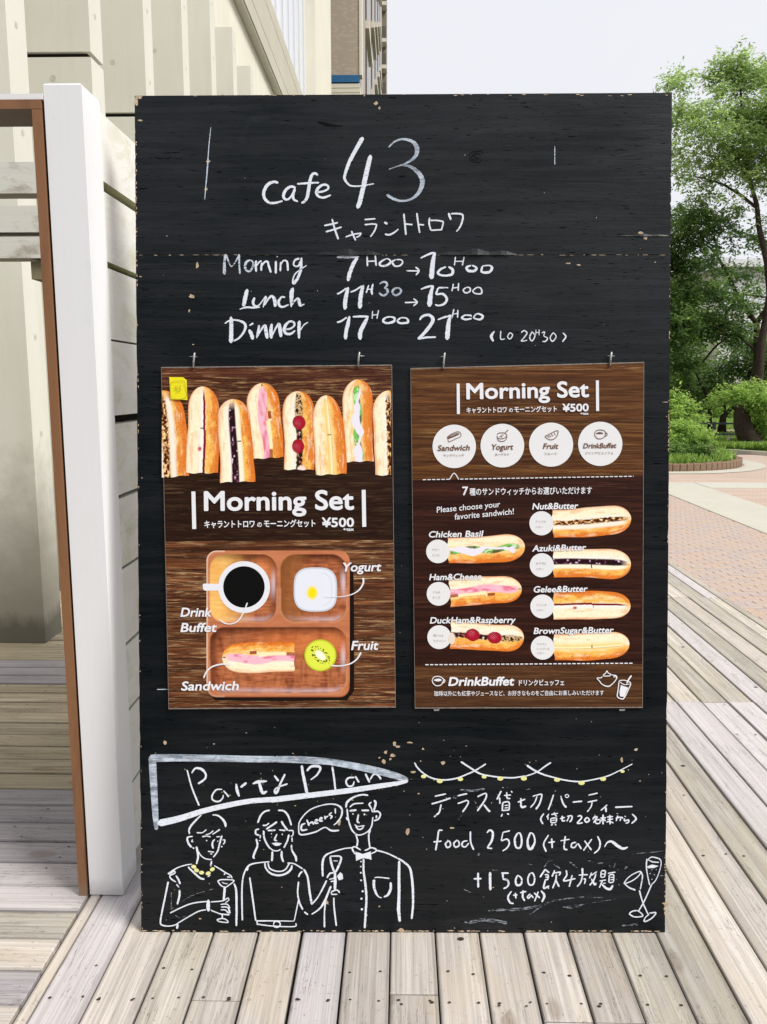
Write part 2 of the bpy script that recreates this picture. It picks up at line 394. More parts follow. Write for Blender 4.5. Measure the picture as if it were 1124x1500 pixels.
# brick paving
M_brick = []
for i, c in enumerate([(.49, .385, .335), (.50, .385, .31), (.455, .375, .35), (.51, .39, .31), (.48, .395, .35)]):
    M_brick.append(flat('paver_clay_%s' % 'abcde'[i], c, .85, .2, 0, .22, 40))
pav = thing('brick_paving', (2.5, 7, -.05), None, None); pav['kind'] = 'structure'
MB().box(XEND + .004, 30, -2, 15.6, -.07, -.032).build('bedding_sand', flat('dark_joint_sand', (.16, .12, .095), .95, .1, 0, .4, 60), pav)
BL, BW = .147, .0565
bmesh_ = []
for m in M_brick:
    b = MB().bevbox(.0007, BL - .0032, .0006, BW - .0006, -.034, -.02, .0012)
    o = b.build('tmp', m, None, origin=(0, 0, 0)); bmesh_.append(o.data); bpy.data.objects.remove(o)
cells = []; edge_cells = []
row = 0; y = 2.2
while y < 10.38:
    off = (row * (BL * .5 - .0065)) % BL
    x = XEND + .012 - BL + off
    while x < 3.155:
        if x < XEND - .02 or x + BL >= 3.16:
            xa_, xb2 = max(x + .0007, XEND + .003), min(x + BL - .0032, 3.161)
            if xb2 - xa_ > .01: edge_cells.append((xa_, xb2, y))
        else:
            u, v, z = proj((x + BL / 2, y, -.02))
            vis = 965 < u < 1140 and 700 < v < 930
            cells.append((not vis, z, x, y))
        x += BL
    y += BW; row += 1
cells.sort()
rest = [MB() for _ in M_brick]
for i, (nv, z, x, y) in enumerate(cells):
    k = rnd.choice([0, 0, 1, 2, 2, 3, 4, 4])
    if i < 300 and not nv:
        o = bpy.data.objects.new('brick', bmesh_[k]); C.objects.link(o); o.parent = pav
        o.matrix_basis = W[pav.name].inverted() @ Matrix.Translation((x, y, rnd.uniform(-.0012, .0012)))
    else:
        rest[k].bevbox(x + .0007, x + BL - .0032, y + .0006, y + BW - .0006, -.034, -.02 + rnd.uniform(-.001, .001), .0012)
for xa_, xb2, y in edge_cells: rest[rnd.randrange(5)].box(xa_, xb2, y + .0006, y + BW - .0006, -.034, -.0205)
for k, b in enumerate(rest):
    if b.n: b.build('bricks', M_brick[k], pav, origin=(0, 0, 0), kind='stuff')
MB().box(-16, -.4, -9.5, -8.5, -.07, 5.0).build('wall', flat('unseen_wall_dark', (.10, .085, .07), .8, .2, 0, .3, 1.5), origin=(-8, -9, 0), kind='structure')  # unseen dark wall, added to darken what the board reflects
MB().box(-.3, 30, -14, -12.5, -.07, 3.6).build('unseen_dark_bank', flat('added_bank_green', (.035, .06, .025), .9, .1, 0, .5, 1.5), origin=(12, -13, 0), kind='structure')  # unseen dark green bank, added behind the camera to dim the board's sheen
# far paving: too far to tell the pavers apart
g = NG('far_pavers'); bt = g.n('ShaderNodeTexBrick'); bt.offset = .5
bt.inputs['Scale'].default_value = 1; bt.inputs['Brick Width'].default_value = .147; bt.inputs['Row Height'].default_value = .0565
bt.inputs['Mortar Size'].default_value = .002; bt.inputs['Color1'].default_value = (.52, .40, .33, 1); bt.inputs['Color2'].default_value = (.47, .38, .33, 1)
bt.inputs['Mortar'].default_value = (.2, .15, .12, 1); g.l(g.coord(rand=False), bt.inputs['Vector'])
n_ = g.noise(g.coord((.5, 3, 1), rand=False), 1.5, 5, .6)
M['far_pavers'] = g.fin(g.mix(g.ramp(n_, [(.45, 0.), (.7, .5)]), bt.outputs[0], (.36, .25, .19)), .85, .2)
MB().box(3.875, 30, 2, 10.4, -.04, -.02).build('paved_strip', M['far_pavers'], pav)
MB().box(XEND + .01, 30, 11.02, 15.55, -.04, -.02).build('paved_strip', M['far_pavers'], pav)
cstrip = MB(); y = 2.
while y < 11.0:
    y2 = min(y + 2.2, 11.0); cstrip.bevbox(3.165, 3.865, y + .004, y2 - .004, -.05, -.014, .004); y = y2
cstrip.build('concrete_kerb_strip', M['pave_concrete'], pav)
cs = MB(); x = 3.873
while x < 25: cs.bevbox(x + .004, x + 2.6, 10.41, 11.0, -.05, -.014, .004); x += 2.604
cs.build('concrete_cross_strip', M['pave_concrete'], pav)
cs = MB(); cs.bevbox(1.99, 3.155, 10.41, 11.0, -.05, -.015, .004); cs.build('concrete_cross_strip', M['pave_concrete'], pav)

# ------------------------------------------------------------------ white post, doorway and slat fence on the left
PY0 = atZ(156, 1312)[1]
PXL, PXR = atY(132, 1311, PY0)[0], atY(180.5, 1313, PY0)[0]
PH = atY(90, 121.5, PY0)[2]
PY1 = PY0 + .107
post = thing('white_post', ((PXL + PXR) / 2, PY0 + .05, 0), 'thick square white painted timber post standing beside the black sign', 'post')
b = MB(); b.bevbox(PXL, PXR, PY0, PY1, .002, PH, .003); b.build('shaft', M['white_post'], post)
# doorway
jw = atY(117, 1316, PY0)[0]
door = thing('doorway_frame', (jw, PY0, 0), 'reddish-brown stained timber doorway frame with a white top rail, left of the white post', 'doorway frame')
zt0, zt1, zt2 = atY(30, 160, PY0)[2], atY(30, 146.5, PY0)[2], atY(30, 137.5, PY0)[2]
MB().box(jw, PXL - .006, PY0 - .004, PY0 + .12, .001, zt0 - .001).build('jamb', M['jamb'], door)
MB().box(PXL - .0055, PXL - .0012, PY0 + .004, PY0 + .1, .002, zt0 - .002).build('gap_shade_strip', M['dark'], door)  # dark strip standing in for the shade between jamb and post
MB().box(-2.2, PXL - .006, PY0 - .004, PY0 + .12, zt0, zt1).build('head', M['jamb'], door)
MB().box(-2.2, PXL - .002, PY0 - .002, PY0 + .1, zt1 + .001, zt2).build('top_rail', M['white_post'], door)
MB().box(-2.2, -2.17, PY0, PY0 + .12, .001, zt0 - .001).build('jamb', M['jamb'], door)
# slat fence running away behind the post
SX = PXR - .004
def zat(u, v): return atX(u, v, SX)[2]
tops = [zat(141, 158)] + [zat(u, v) for u, v in [(147, 277), (153.5, 391), (159, 499), (164.5, 622), (171, 733), (177.5, 836), (182, 949), (187.5, 1043), (193, 1149)]]
bots = [zat(u, v) for u, v in [(146, 261), (153, 381), (158.5, 496), (163.5, 609), (170, 727), (176.5, 832), (181, 945), (186.5, 1039), (192, 1145)]] + [.055]
fence = thing('white_slat_fence', (SX - .03, PY1 + .8, 0), 'weathered white horizontal slat fence with mossy gaps running back behind the white post', 'fence')
for a, bt_ in zip(tops, bots):
    MB().box(SX - .038 + rnd.uniform(-.002, 0), SX + rnd.uniform(-.001, .0015), PY1 + .003, PY1 + 1.6, bt_, a).build('slat', M['white_slat'], fence, origin=(SX, PY1 + rnd.random() * .2, bt_))
MB().box(SX - .10, SX - .042, PY1 + .004, PY1 + .085, .002, tops[0] - .02).build('fence_post', M['white_slat'], fence)
MB().box(SX - .10, SX - .042, PY1 + .9, PY1 + .98, .002, tops[0] - .02).build('fence_post', M['white_slat'], fence)
MB().box(SX - .060, SX - .041, PY1 + .11, PY1 + .88, .1, tops[0] - .03).build('dark_gap_sheet', M['dark'], fence)  # dark sheet added behind the slats so the gaps look black
# beams seen through the doorway
BY = 3.0
beam = thing('overhead_beam_screen', (-1.9, BY, 0), 'three stacked weathered white beams seen through the top of the doorway', 'beams')
zz = lambda v: atY(30, v, BY)[2]
xr = atY(150, 300, BY)[0]
for v0, v1 in ((237, 283), (301, 340), (346.5, 378)):
    MB().box(-2.9, xr, BY, BY + .085, zz(v1), zz(v0)).build('beam', M['white_slat_x'], beam, origin=(-2.9, BY, zz(v1)))
xb = atY(42, 395, BY)[0]
MB().box(xb, xr - .01, BY + .02, BY + .11, zz(408), zz(382)).build('mossy_bearer', M['mossy'], beam)
for px_ in (xr - .08, -2.88):
    MB().box(px_, px_ + .08, BY + .09, BY + .17, .002, zz(237)).build('support_post', M['white_slat_x'], beam)

# ------------------------------------------------------------------ concrete fins and cream building
fb = thing('concrete_fin_building', (-2.6, 8, 0), 'cream concrete building with a row of tall upright fins behind the doorway', 'building')
FX = atZ(71, 939)[0]; FY = atZ(71, 939)[1]
FP = (atX(129, 0, FX)[1] - atX(7, 0, FX)[1])
FT = atX(35, 0, FX)[1] - atX(7, 0, FX)[1]
FTOP = atX(345, 50, FX)[2]; GZ = atX(130, 76, FX)[2]
FX0 = -3.4
holes = MB()
for k in range(-1, 7):
    y0 = atX(7, 0, FX)[1] + FP * k
    if k == -1: continue
    y1 = y0 + FT
    b = MB(); b.box(FX0, FX, y0, y1, 0.0, GZ - .014); b.box(FX0, FX, y0, y1, GZ + .014, FTOP)
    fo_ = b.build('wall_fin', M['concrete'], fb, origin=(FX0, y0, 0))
    MB().box(FX0, FX - .03, y0 + .03, y1 - .03, GZ - .0138, GZ + .0138).build('joint', M['dark'], fo_)
    for z in [1.12 + .46 * q for q in range(9)]:
        for xx in (FX - .22, FX - .95):
            k_ = 10; ring = [(xx + .016 * math.cos(6.283 * i / k_), y0 - .0015, z + .016 * math.sin(6.283 * i / k_)) for i in range(k_)]
            holes.add(ring + [(xx, y0 - .0005, z)], [(i, (i + 1) % k_, k_) for i in range(k_)])
        ring = [(FX + .0015, (y0 + y1) / 2 + .014 * math.cos(6.283 * i / k_), z - .1 + .014 * math.sin(6.283 * i / k_)) for i in range(k_)]
        holes.add(ring, [tuple(range(k_))])
holes.build('tie_holes', flat('tie_hole_mortar', (.50, .50, .44), .9, .1), fb, kind='stuff')
YB0, YB1 = 3.0, 40
UX = -2.45
def zUX(u, v): return atX(u, v, UX)[2]
z_f0, z_f1 = zUX(357, 0.5), zUX(395, .5)
# fascia edge runs level: take its height at two places
z_f0 = zUX(357, 0); z_f1 = zUX(395, 0)
yend = atX(448, 70, UX)[1]
z_f0, z_f1 = zUX(357, 2), zUX(396, 2)
fas = MB(); n = 4
MB().box(-5.5, UX - .135, YB0, yend - .003, 0, z_f1 - .02).build('rear_wall', M['concrete_paint'], fb)
for i in range(n):
    a, c_ = z_f0 + (z_f1 - z_f0) * i / n, z_f0 + (z_f1 - z_f0) * (i + 1) / n
    fas.box(UX - .12 + .004 * i, UX + .02 + .003 * (i % 2), YB0, yend, a + .004, c_ - .003)
fas.build('fascia', M['fascia'], fb)
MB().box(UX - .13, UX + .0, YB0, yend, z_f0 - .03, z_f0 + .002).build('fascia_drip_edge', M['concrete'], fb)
# window wall above the fascia
wy = YB0; i = 0
MB().box(UX - .1, UX - .05, YB0, yend, z_f1, z_f1 + 9).build('inner_blind', flat('white_blind', (.72, .74, .8), .6, .2), fb)
while wy < yend - .3:
    w2 = min(wy + 1.9, yend)
    fr = MB(); 
    for (a, c_) in ((wy, wy + .07), (wy + .93, wy + .985)):
        fr.box(UX - .04, UX + .02, a, c_, z_f1 + .001, z_f1 + 9)
    fr.box(UX - .039, UX + .012, wy + .07, w2, z_f1 + 2.9, z_f1 + 3.05)
    fo = fr.build('window_frame', flat('window_frame_paint', (.6, .62, .66), .5, .3) if i == 0 else bpy.data.materials['window_frame_paint'], fb)
    MB().box(UX - .02, UX - .012, wy + .071, w2 - .001, z_f1 + .001, z_f1 + 2.9).build('pane', M['glass'], fo)
    wy += 1.9; i += 1
y2 = atX(487, 60, atY(487, 60, yend)[0])[1]
px0, px1 = UX - .02, atY(462, 60, yend)[0]
MB().box(px0 - 2, px1, yend, yend * 1.22, 0, 26).build('pier', M['concrete_paint'], fb)
op = MB(); op.box(UX + .02, UX + .13, yend - 7.5, yend - 4, zUX(432, 0), zUX(432, 0) + .9); 
op.build('projecting_vent_hood', M['fascia'], fb)

# ------------------------------------------------------------------ brick tower behind
g = NG('beige_wall_tiles'); bt = g.n('ShaderNodeTexBrick'); bt.offset = .5
mp = g.n('ShaderNodeMapping'); tcx = g.n('ShaderNodeTexCoord'); mp.inputs['Rotation'].default_value = (R(90), 0, 0); g.l(tcx.outputs['Object'], mp.inputs['Vector'])
bt.inputs['Scale'].default_value = 1; bt.inputs['Brick Width'].default_value = .14; bt.inputs['Row Height'].default_value = .065
bt.inputs['Mortar Size'].default_value = .004; bt.inputs['Bias'].default_value = -.55; bt.inputs['Color1'].default_value = (.36, .30, .235, 1); bt.inputs['Color2'].default_value = (.50, .44, .33, 1)
bt.inputs['Mortar'].default_value = (.30, .25, .2, 1); g.l(mp.outputs[0], bt.inputs['Vector'])
M['tiles'] = g.fin(bt.outputs[0], .7, .3)
M['tower_side'] = flat('pinkish_wall_tiles', (.44, .36, .31), .7, .3, 0, .2, 3)
M['tower_trim'] = concrete('tower_trim_concrete', (.66, .63, .55), spots=.1)
tw = thing('brick_tower_block', (-2, 30, 0), 'beige tiled apartment block with a blue band and narrow balconies behind the cream building', 'building')
TY = 30
txl, txr = atY(470, 60, TY)[0] - .6, atY(526.5, 60, TY)[0]
zb0, zb1 = atY(505, 121, TY)[2], atY(505, 110.5, TY)[2]
MB().box(txl, txr, TY, TY + 1, zb1 + .001, 34).build('tiled_wall', M['tiles'], tw)
MB().box(txl - .01, txr + .0, TY - .06, TY + 1, zb0, zb1).build('blue_band', M['blue'], tw)
sid = MB(); z = 0; 
while z < zb0 - .15: sid.box(txl, txr + .02, TY - .02 - .02, TY + .9, z, z + .13); sid.box(txl, txr + .02, TY, TY + .9, z + .13, z + .15); z += .15
sid.build('ribbed_siding', flat('cream_siding', (.66, .62, .5), .6, .3, 0, .1, 1), tw)
MB().box(txr + .001, txr + .09, TY - .03, TY + .4, zb1 + .01, 34).build('corner_trim', M['tower_trim'], tw)
# side face with piers, openings and balconies stepping outward
prev = TY + 1.0
MB().box(txl - 6, txr - .25, TY + 1.01, 78, 0, 34).build('side_wall', M['tower_side'], tw)
for k in range(5):
    ya = TY + 1.4 + k * 7.5; xa = atY([531, 541, 547, 551.5, 554][k], 60, ya)[0]
    MB().box(txr - .24, xa, ya, ya + .5, 0, 34).build('side_pier', M['tower_trim'], tw)
    MB().box(txr - .24, xa - .03, ya + .5, ya + 3.2, 0, 34).build('side_bay', M['tower_side'], tw)
    for z in range(3, 33, 3):
        MB().box(txr - .24, xa + .12, ya + 3.3, ya + 7.3, z + .0, z + .28).build('balcony_slab', M['tower_trim'], tw)
        MB().box(txr - .23, xa - .0, ya + 3.9, ya + 6.8, z + .6, z + 2.6).build('side_window', M['dark_glass'], tw)
EY = 74
ex0, ex1 = atY(554, 60, EY)[0], atY(566.5, 60, EY)[0]
zs = [atY(560, v, EY)[2] for v in (4, 58, 97, 140)]
MB().box(ex0 - .3, ex1 - .06, EY + 1.2, EY + 6, 0, 48).build('end_wall', flat('olive_grey_panel', (.25, .23, .17), .6, .3, 0, .3, .5), tw)
for z in zs + [zs[0] + 3.4 * q for q in range(1, 4)] + [zs[3] - 3.0 * q for q in range(1, 8)]:
    MB().box(ex0, ex1, EY, EY + 1.19, z - .14, z + .14).build('balcony_slab', M['tower_trim'], tw)
    MB().box(ex0 + .12, ex1 - .04, EY + .1, EY + .14, z + .15, z + 1.1).build('balcony_screen', M['dark_glass'], tw)

# ------------------------------------------------------------------ garden on the right
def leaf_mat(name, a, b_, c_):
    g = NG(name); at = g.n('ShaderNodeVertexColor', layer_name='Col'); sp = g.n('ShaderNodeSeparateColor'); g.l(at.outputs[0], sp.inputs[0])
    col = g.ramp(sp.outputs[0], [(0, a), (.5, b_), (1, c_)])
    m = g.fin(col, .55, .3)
    tr = g.n('ShaderNodeBsdfTranslucent'); hs = g.n('ShaderNodeHueSaturation'); hs.inputs['Value'].default_value = 1.7; hs.inputs['Hue'].default_value = .485
    g.l(col, hs.inputs['Color']); g.l(hs.outputs[0], tr.inputs[0])
    mx = g.n('ShaderNodeMixShader'); mx.inputs[0].default_value = .52
    g.l(g.p.outputs[0], mx.inputs[1]); g.l(tr.outputs[0], mx.inputs[2]); g.l(mx.outputs[0], g.out.inputs['Surface'])
    return m
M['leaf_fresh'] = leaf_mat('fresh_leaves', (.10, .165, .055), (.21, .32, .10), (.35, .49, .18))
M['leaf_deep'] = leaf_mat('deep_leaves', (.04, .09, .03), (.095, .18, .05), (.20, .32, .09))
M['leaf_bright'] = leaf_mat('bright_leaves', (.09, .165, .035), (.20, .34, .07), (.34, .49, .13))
def leaves(blobs, n, size, flatten=.75, droop=.35, seed=1, dens_in=.25, spray=9, spl=5.):
    """leaf-sized rhombi gathered in sprays through the blobs' volume"""
    r = np.random.default_rng(seed); blobs = np.array(blobs, float)
    wt = blobs[:, 3] ** 2.2; wt /= wt.sum()
    ns = n // spray; idx = r.choice(len(blobs), ns, p=wt)
    d = r.normal(size=(ns, 3)); d /= np.linalg.norm(d, axis=1)[:, None]
    rad = (dens_in + (1 - dens_in) * r.random(ns) ** .45) * (1 + .18 * r.normal(size=ns))
    cen = blobs[idx, :3] + d * (blobs[idx, 3] * rad)[:, None] * np.array([1, 1, flatten])
    # each spray is a little twig direction
    tw_ = r.normal(size=(ns, 3)) * np.array([1, 1, .45]); tw_ += d * .8; tw_[:, 2] -= droop; tw_ /= np.linalg.norm(tw_, axis=1)[:, None]
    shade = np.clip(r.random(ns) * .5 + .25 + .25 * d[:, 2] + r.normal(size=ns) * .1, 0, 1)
    cen = np.repeat(cen, spray, 0); tw2 = np.repeat(tw_, spray, 0); sh = np.repeat(shade, spray)
    m = len(cen); t = r.random(m); L = size * spl
    side = np.cross(tw2, [0, 0, 1.]); side /= np.linalg.norm(side, axis=1)[:, None] + 1e-9
    sgn = np.where(r.random(m) < .5, 1, -1)
    pos = cen + tw2 * (t * L)[:, None] + r.normal(size=(m, 3)) * size * .35
    ax = side * sgn[:, None] * .9 + tw2 * .5 + r.normal(size=(m, 3)) * .35; ax /= np.linalg.norm(ax, axis=1)[:, None]
    nn = np.cross(ax, r.normal(size=(m, 3)) * .6 + np.array([0, 0, 1.])); nn = np.cross(nn, ax); nn /= np.linalg.norm(nn, axis=1)[:, None] + 1e-9
    bx = np.cross(ax, nn); sz = size * (.6 + .8 * r.random(m))
    V_ = np.empty((m, 4, 3)); V_[:, 0] = pos; V_[:, 1] = pos + ax * (sz * .5)[:, None] + bx * (sz * .24)[:, None]
    V_[:, 2] = pos + ax * sz[:, None] - nn * (sz * .15)[:, None]; V_[:, 3] = pos + ax * (sz * .5)[:, None] - bx * (sz * .24)[:, None]
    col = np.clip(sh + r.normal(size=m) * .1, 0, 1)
    return V_.reshape(-1, 3), np.repeat(col, 4)
def leafmesh(name, mat, parent, blobs, n, size, **k):
    V_, c = leaves(blobs, n, size, **k); org = V_.mean(0)
    me = bpy.data.meshes.new(name); nv = len(V_); nf = nv // 4
    me.vertices.add(nv); me.vertices.foreach_set('co', (V_ - org).astype(np.float32).ravel())
    me.loops.add(nv); me.loops.foreach_set('vertex_index', np.arange(nv, dtype=np.int32))
    me.polygons.add(nf); me.polygons.foreach_set('loop_start', np.arange(0, nv, 4, dtype=np.int32))
    me.update(calc_edges=True)
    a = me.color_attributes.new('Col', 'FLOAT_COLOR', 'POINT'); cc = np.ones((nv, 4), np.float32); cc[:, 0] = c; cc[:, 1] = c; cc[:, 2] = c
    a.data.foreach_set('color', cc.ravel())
    return link(name, me, mat, parent, tuple(org))
def blob_at(lst, Y, dy=.8):
    o = []
    for (u, v, r_) in lst:
        y = Y + rnd.uniform(-dy, dy); p = atY(u, v, y); o.append((*p, .9 * r_ * y / F))
    return o
def limb(mb, pts, Y, r0, r1, jit=.0):
    P_ = [atY(u, v, Y + (q if len(t) else 0)) for t in [()] for (u, v, q) in [(p[0], p[1], 0) for p in pts]]
    P_ = [atY(p[0], p[1], Y + (p[2] if len(p) > 2 else 0)) for p in pts]
    rs = np.linspace(r0, r1, len(P_)); mb.tube(P_, list(rs), 7)
def tree(label, base, Y, trunk_limbs, blobs, n, size, mat, **k):
    b0 = atY(*base, Y); t = thing('tree', (b0[0], Y, 0), label, 'tree')
    mb = MB()
    for pts, r0, r1 in trunk_limbs: limb(mb, pts, Y, r0, r1)
    mb.build('trunk', M['bark'], t, smooth=True)
    # the crown goes on past the frame
    leafmesh('crown', M[mat], t, blob_at(blobs, Y), n, size, **k)
    return t
T1b = [(990, 119, 13), (1000, 114, 12), (1075, 92, 20), (1056, 108, 16), (1098, 115, 20), (1122, 105, 16), (1150, 110, 26), (1008, 162, 17), (1038, 165, 19), (1076, 165, 22), (1112, 168, 28), (1150, 180, 36),
       (1030, 186, 18), (1066, 200, 24), (1106, 212, 27), (1000, 212, 10), (1012, 230, 14), (1040, 232, 16), (1082, 232, 19), (1120, 245, 20), (1022, 256, 12), (1048, 262, 12), (1030, 284, 11), (1095, 262, 13), (995, 250, 12), (990, 215, 10), (1062, 235, 16), (1085, 300, 10), (1060, 290, 8), (1122, 320, 9), (1160, 260, 34), (1190, 220, 40), (1170, 140, 40), (1060, 130, 10), (988, 178, 12), (992, 158, 12)]
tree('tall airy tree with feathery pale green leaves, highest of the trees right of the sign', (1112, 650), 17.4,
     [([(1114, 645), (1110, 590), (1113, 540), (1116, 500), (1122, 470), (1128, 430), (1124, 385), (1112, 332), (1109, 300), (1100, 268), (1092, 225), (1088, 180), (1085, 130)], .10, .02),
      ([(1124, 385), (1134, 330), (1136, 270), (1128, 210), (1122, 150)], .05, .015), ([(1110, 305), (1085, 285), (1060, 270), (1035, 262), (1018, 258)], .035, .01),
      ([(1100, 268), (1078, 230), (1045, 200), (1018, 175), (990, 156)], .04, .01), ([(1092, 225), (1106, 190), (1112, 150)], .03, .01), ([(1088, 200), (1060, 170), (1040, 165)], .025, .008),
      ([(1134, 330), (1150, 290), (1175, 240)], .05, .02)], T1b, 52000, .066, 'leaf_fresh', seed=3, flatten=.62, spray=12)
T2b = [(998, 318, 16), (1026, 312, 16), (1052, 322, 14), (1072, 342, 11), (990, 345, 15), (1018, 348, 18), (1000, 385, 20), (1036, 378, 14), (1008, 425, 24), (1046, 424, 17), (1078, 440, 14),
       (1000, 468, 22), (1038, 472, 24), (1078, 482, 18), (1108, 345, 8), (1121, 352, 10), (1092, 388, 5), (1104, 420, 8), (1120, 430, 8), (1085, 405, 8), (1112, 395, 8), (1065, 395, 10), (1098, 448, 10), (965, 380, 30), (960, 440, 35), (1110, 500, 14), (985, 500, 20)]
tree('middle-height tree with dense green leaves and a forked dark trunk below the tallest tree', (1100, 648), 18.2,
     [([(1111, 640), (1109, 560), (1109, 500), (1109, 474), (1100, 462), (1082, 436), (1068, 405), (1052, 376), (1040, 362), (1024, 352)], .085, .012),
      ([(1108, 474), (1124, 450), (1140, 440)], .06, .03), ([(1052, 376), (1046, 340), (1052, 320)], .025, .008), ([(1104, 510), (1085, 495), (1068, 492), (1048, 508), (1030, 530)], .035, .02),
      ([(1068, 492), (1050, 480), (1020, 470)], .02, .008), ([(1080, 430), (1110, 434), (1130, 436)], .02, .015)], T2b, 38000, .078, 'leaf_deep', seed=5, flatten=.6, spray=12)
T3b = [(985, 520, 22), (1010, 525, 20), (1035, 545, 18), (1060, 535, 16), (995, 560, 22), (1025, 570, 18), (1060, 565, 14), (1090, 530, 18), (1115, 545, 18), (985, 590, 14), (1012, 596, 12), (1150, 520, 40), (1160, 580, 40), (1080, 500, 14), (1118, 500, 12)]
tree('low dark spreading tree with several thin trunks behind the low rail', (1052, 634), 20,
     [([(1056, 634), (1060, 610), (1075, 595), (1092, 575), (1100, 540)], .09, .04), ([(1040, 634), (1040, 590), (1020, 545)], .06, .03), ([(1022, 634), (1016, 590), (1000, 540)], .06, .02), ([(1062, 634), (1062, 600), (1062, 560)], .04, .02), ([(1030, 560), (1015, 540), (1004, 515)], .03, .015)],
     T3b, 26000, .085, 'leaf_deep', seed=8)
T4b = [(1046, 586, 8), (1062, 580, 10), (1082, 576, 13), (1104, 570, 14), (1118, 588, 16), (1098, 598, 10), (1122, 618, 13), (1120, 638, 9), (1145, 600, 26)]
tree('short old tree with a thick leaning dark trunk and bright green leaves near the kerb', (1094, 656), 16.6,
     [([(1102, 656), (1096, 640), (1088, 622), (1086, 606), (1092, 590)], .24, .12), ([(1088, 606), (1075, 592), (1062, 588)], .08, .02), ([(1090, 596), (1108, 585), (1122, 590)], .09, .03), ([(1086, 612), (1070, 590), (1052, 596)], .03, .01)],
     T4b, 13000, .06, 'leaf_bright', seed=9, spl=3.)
# planter
pc = (atZ(1010, 668)[0] * 1.0, 14.0)
pr = 13.98 - atZ(1010, 689)[1]
pcx = atZ(1078, 679)[0] - pr * .93
pl = thing('round_planter', (pcx, pc[1], 0), 'round planting bed edged with upright bricks beside the paving', 'planter')
nb = int(2 * math.pi * pr / .105)
kd = None
Mk = flat('edging_brick_clay', (.27, .18, .12), .85, .2, 0, .4, 30)
near = []
for i in range(nb):
    a = 2 * math.pi * i / nb; x, y = pcx + pr * math.cos(a), pc[1] + pr * math.sin(a)
    near.append((y, i, a, x))
near.sort(); restk = MB(); eb = None
for j, (y, i, a, x) in enumerate(near):
    ca, sa = math.cos(a), math.sin(a)
    if j < nb * .55:
        if eb is None:
            o_ = MB().bevbox(-.055, .055, -.048, .048, -.03, .10, .008).build('tmp', Mk, None, origin=(0, 0, 0)); eb = o_.data; bpy.data.objects.remove(o_)
        o = bpy.data.objects.new('edging_brick', eb); C.objects.link(o); o.parent = pl
        o.matrix_basis = W[pl.name].inverted() @ Matrix.Translation((x, y, rnd.uniform(-.006, .006))) @ Matrix.Rotation(a, 4, 'Z')
    else: restk.box(x - .05, x + .05, y - .045, y + .045, -.03, .10)
restk.build('edging_bricks', Mk, pl, kind='stuff')
def disc(cx, cy, r, z, k=64, r2=None):
    vs = [(cx + r * math.cos(6.2832 * i / k), cy + r * math.sin(6.2832 * i / k), z) for i in range(k)]
    if r2 is None: return vs, [tuple(range(k))]
    vs += [(cx + r2 * math.cos(6.2832 * i / k), cy + r2 * math.sin(6.2832 * i / k), z) for i in range(k)]
    return vs, [(i, (i + 1) % k, k + (i + 1) % k, k + i) for i in range(k)]
MB().add(*disc(pcx, pc[1], pr - .05, .07)).build('soil_bed', M['soil'], pl)
MB().add(*disc(pcx + .05, pc[1], pr + .36, -.0135, r2=pr + .04)).build('concrete_ring', M['pave_concrete'], pl)
def patch(name, region, n, size, mat, hmin, hmax, label=None, parent=None, seed=4):
    r = np.random.default_rng(seed); P0 = np.array([region(r) for _ in range(n)])
    ang = r.random(n) * 6.283; h = hmin + (hmax - hmin) * r.random(n); ln = r.normal(size=(n, 2)) * h[:, None] * .4
    V_ = np.empty((n, 4, 3)); wv = np.stack([np.cos(ang), np.sin(ang)], 1) * size
    V_[:, 0, :2] = P0[:, :2] - wv; V_[:, 1, :2] = P0[:, :2] + wv; V_[:, 2, :2] = P0[:, :2] + ln + wv * .3; V_[:, 3, :2] = P0[:, :2] + ln - wv * .3
    V_[:, 0, 2] = P0[:, 2]; V_[:, 1, 2] = P0[:, 2]; V_[:, 2, 2] = P0[:, 2] + h; V_[:, 3, 2] = P0[:, 2] + h
    V_ = V_.reshape(-1, 3); org = V_.mean(0)
    me = bpy.data.meshes.new(name); nv = len(V_)
    me.vertices.add(nv); me.vertices.foreach_set('co', (V_ - org).astype(np.float32).ravel()); me.loops.add(nv); me.loops.foreach_set('vertex_index', np.arange(nv, dtype=np.int32))
    me.polygons.add(n); me.polygons.foreach_set('loop_start', np.arange(0, nv, 4, dtype=np.int32)); me.update(calc_edges=True)
    a = me.color_attributes.new('Col', 'FLOAT_COLOR', 'POINT'); cc = np.ones((nv, 4), np.float32); cc[:, :3] = np.repeat(np.clip(r.random(n), 0, 1), 4)[:, None]; a.data.foreach_set('color', cc.ravel())
    o = link(name, me, M[mat], parent, tuple(org)); o['kind'] = 'stuff'
    if label: o['label'] = label
    return o
def rg_planter(r):
    a = r.random() * 6.283; q = (pr - .08) * math.sqrt(r.random()); return (pcx + q * math.cos(a), pc[1] + q * math.sin(a), .07)
gp = patch('ground_cover', rg_planter, 14000, .012, 'leaf_bright', .06, .17, 'bright green low ground cover filling the round brick-edged bed'); gp['category'] = 'ground cover'
sh = thing('shrub', (atZ(1008, 670)[0], 13.6, .07), 'rounded leafy green shrub in the round brick-edged bed', 'shrub')
limb_ = MB()
for u in (995, 1005, 1015, 1025): limb(limb_, [(1008, 672), (u, 650), (u + rnd.uniform(-4, 4), 628)], 13.6, .012, .004)
limb_.build('stems', M['bark'], sh)
leafmesh('foliage', M['leaf_bright'], sh, blob_at([(985, 632, 13), (1000, 628, 13), (1016, 630, 12), (1030, 640, 11), (985, 645, 12), (1005, 645, 12), (1022, 648, 10), (965, 640, 16)], 13.6, .3), 9000, .05, seed=21, spl=2.6)
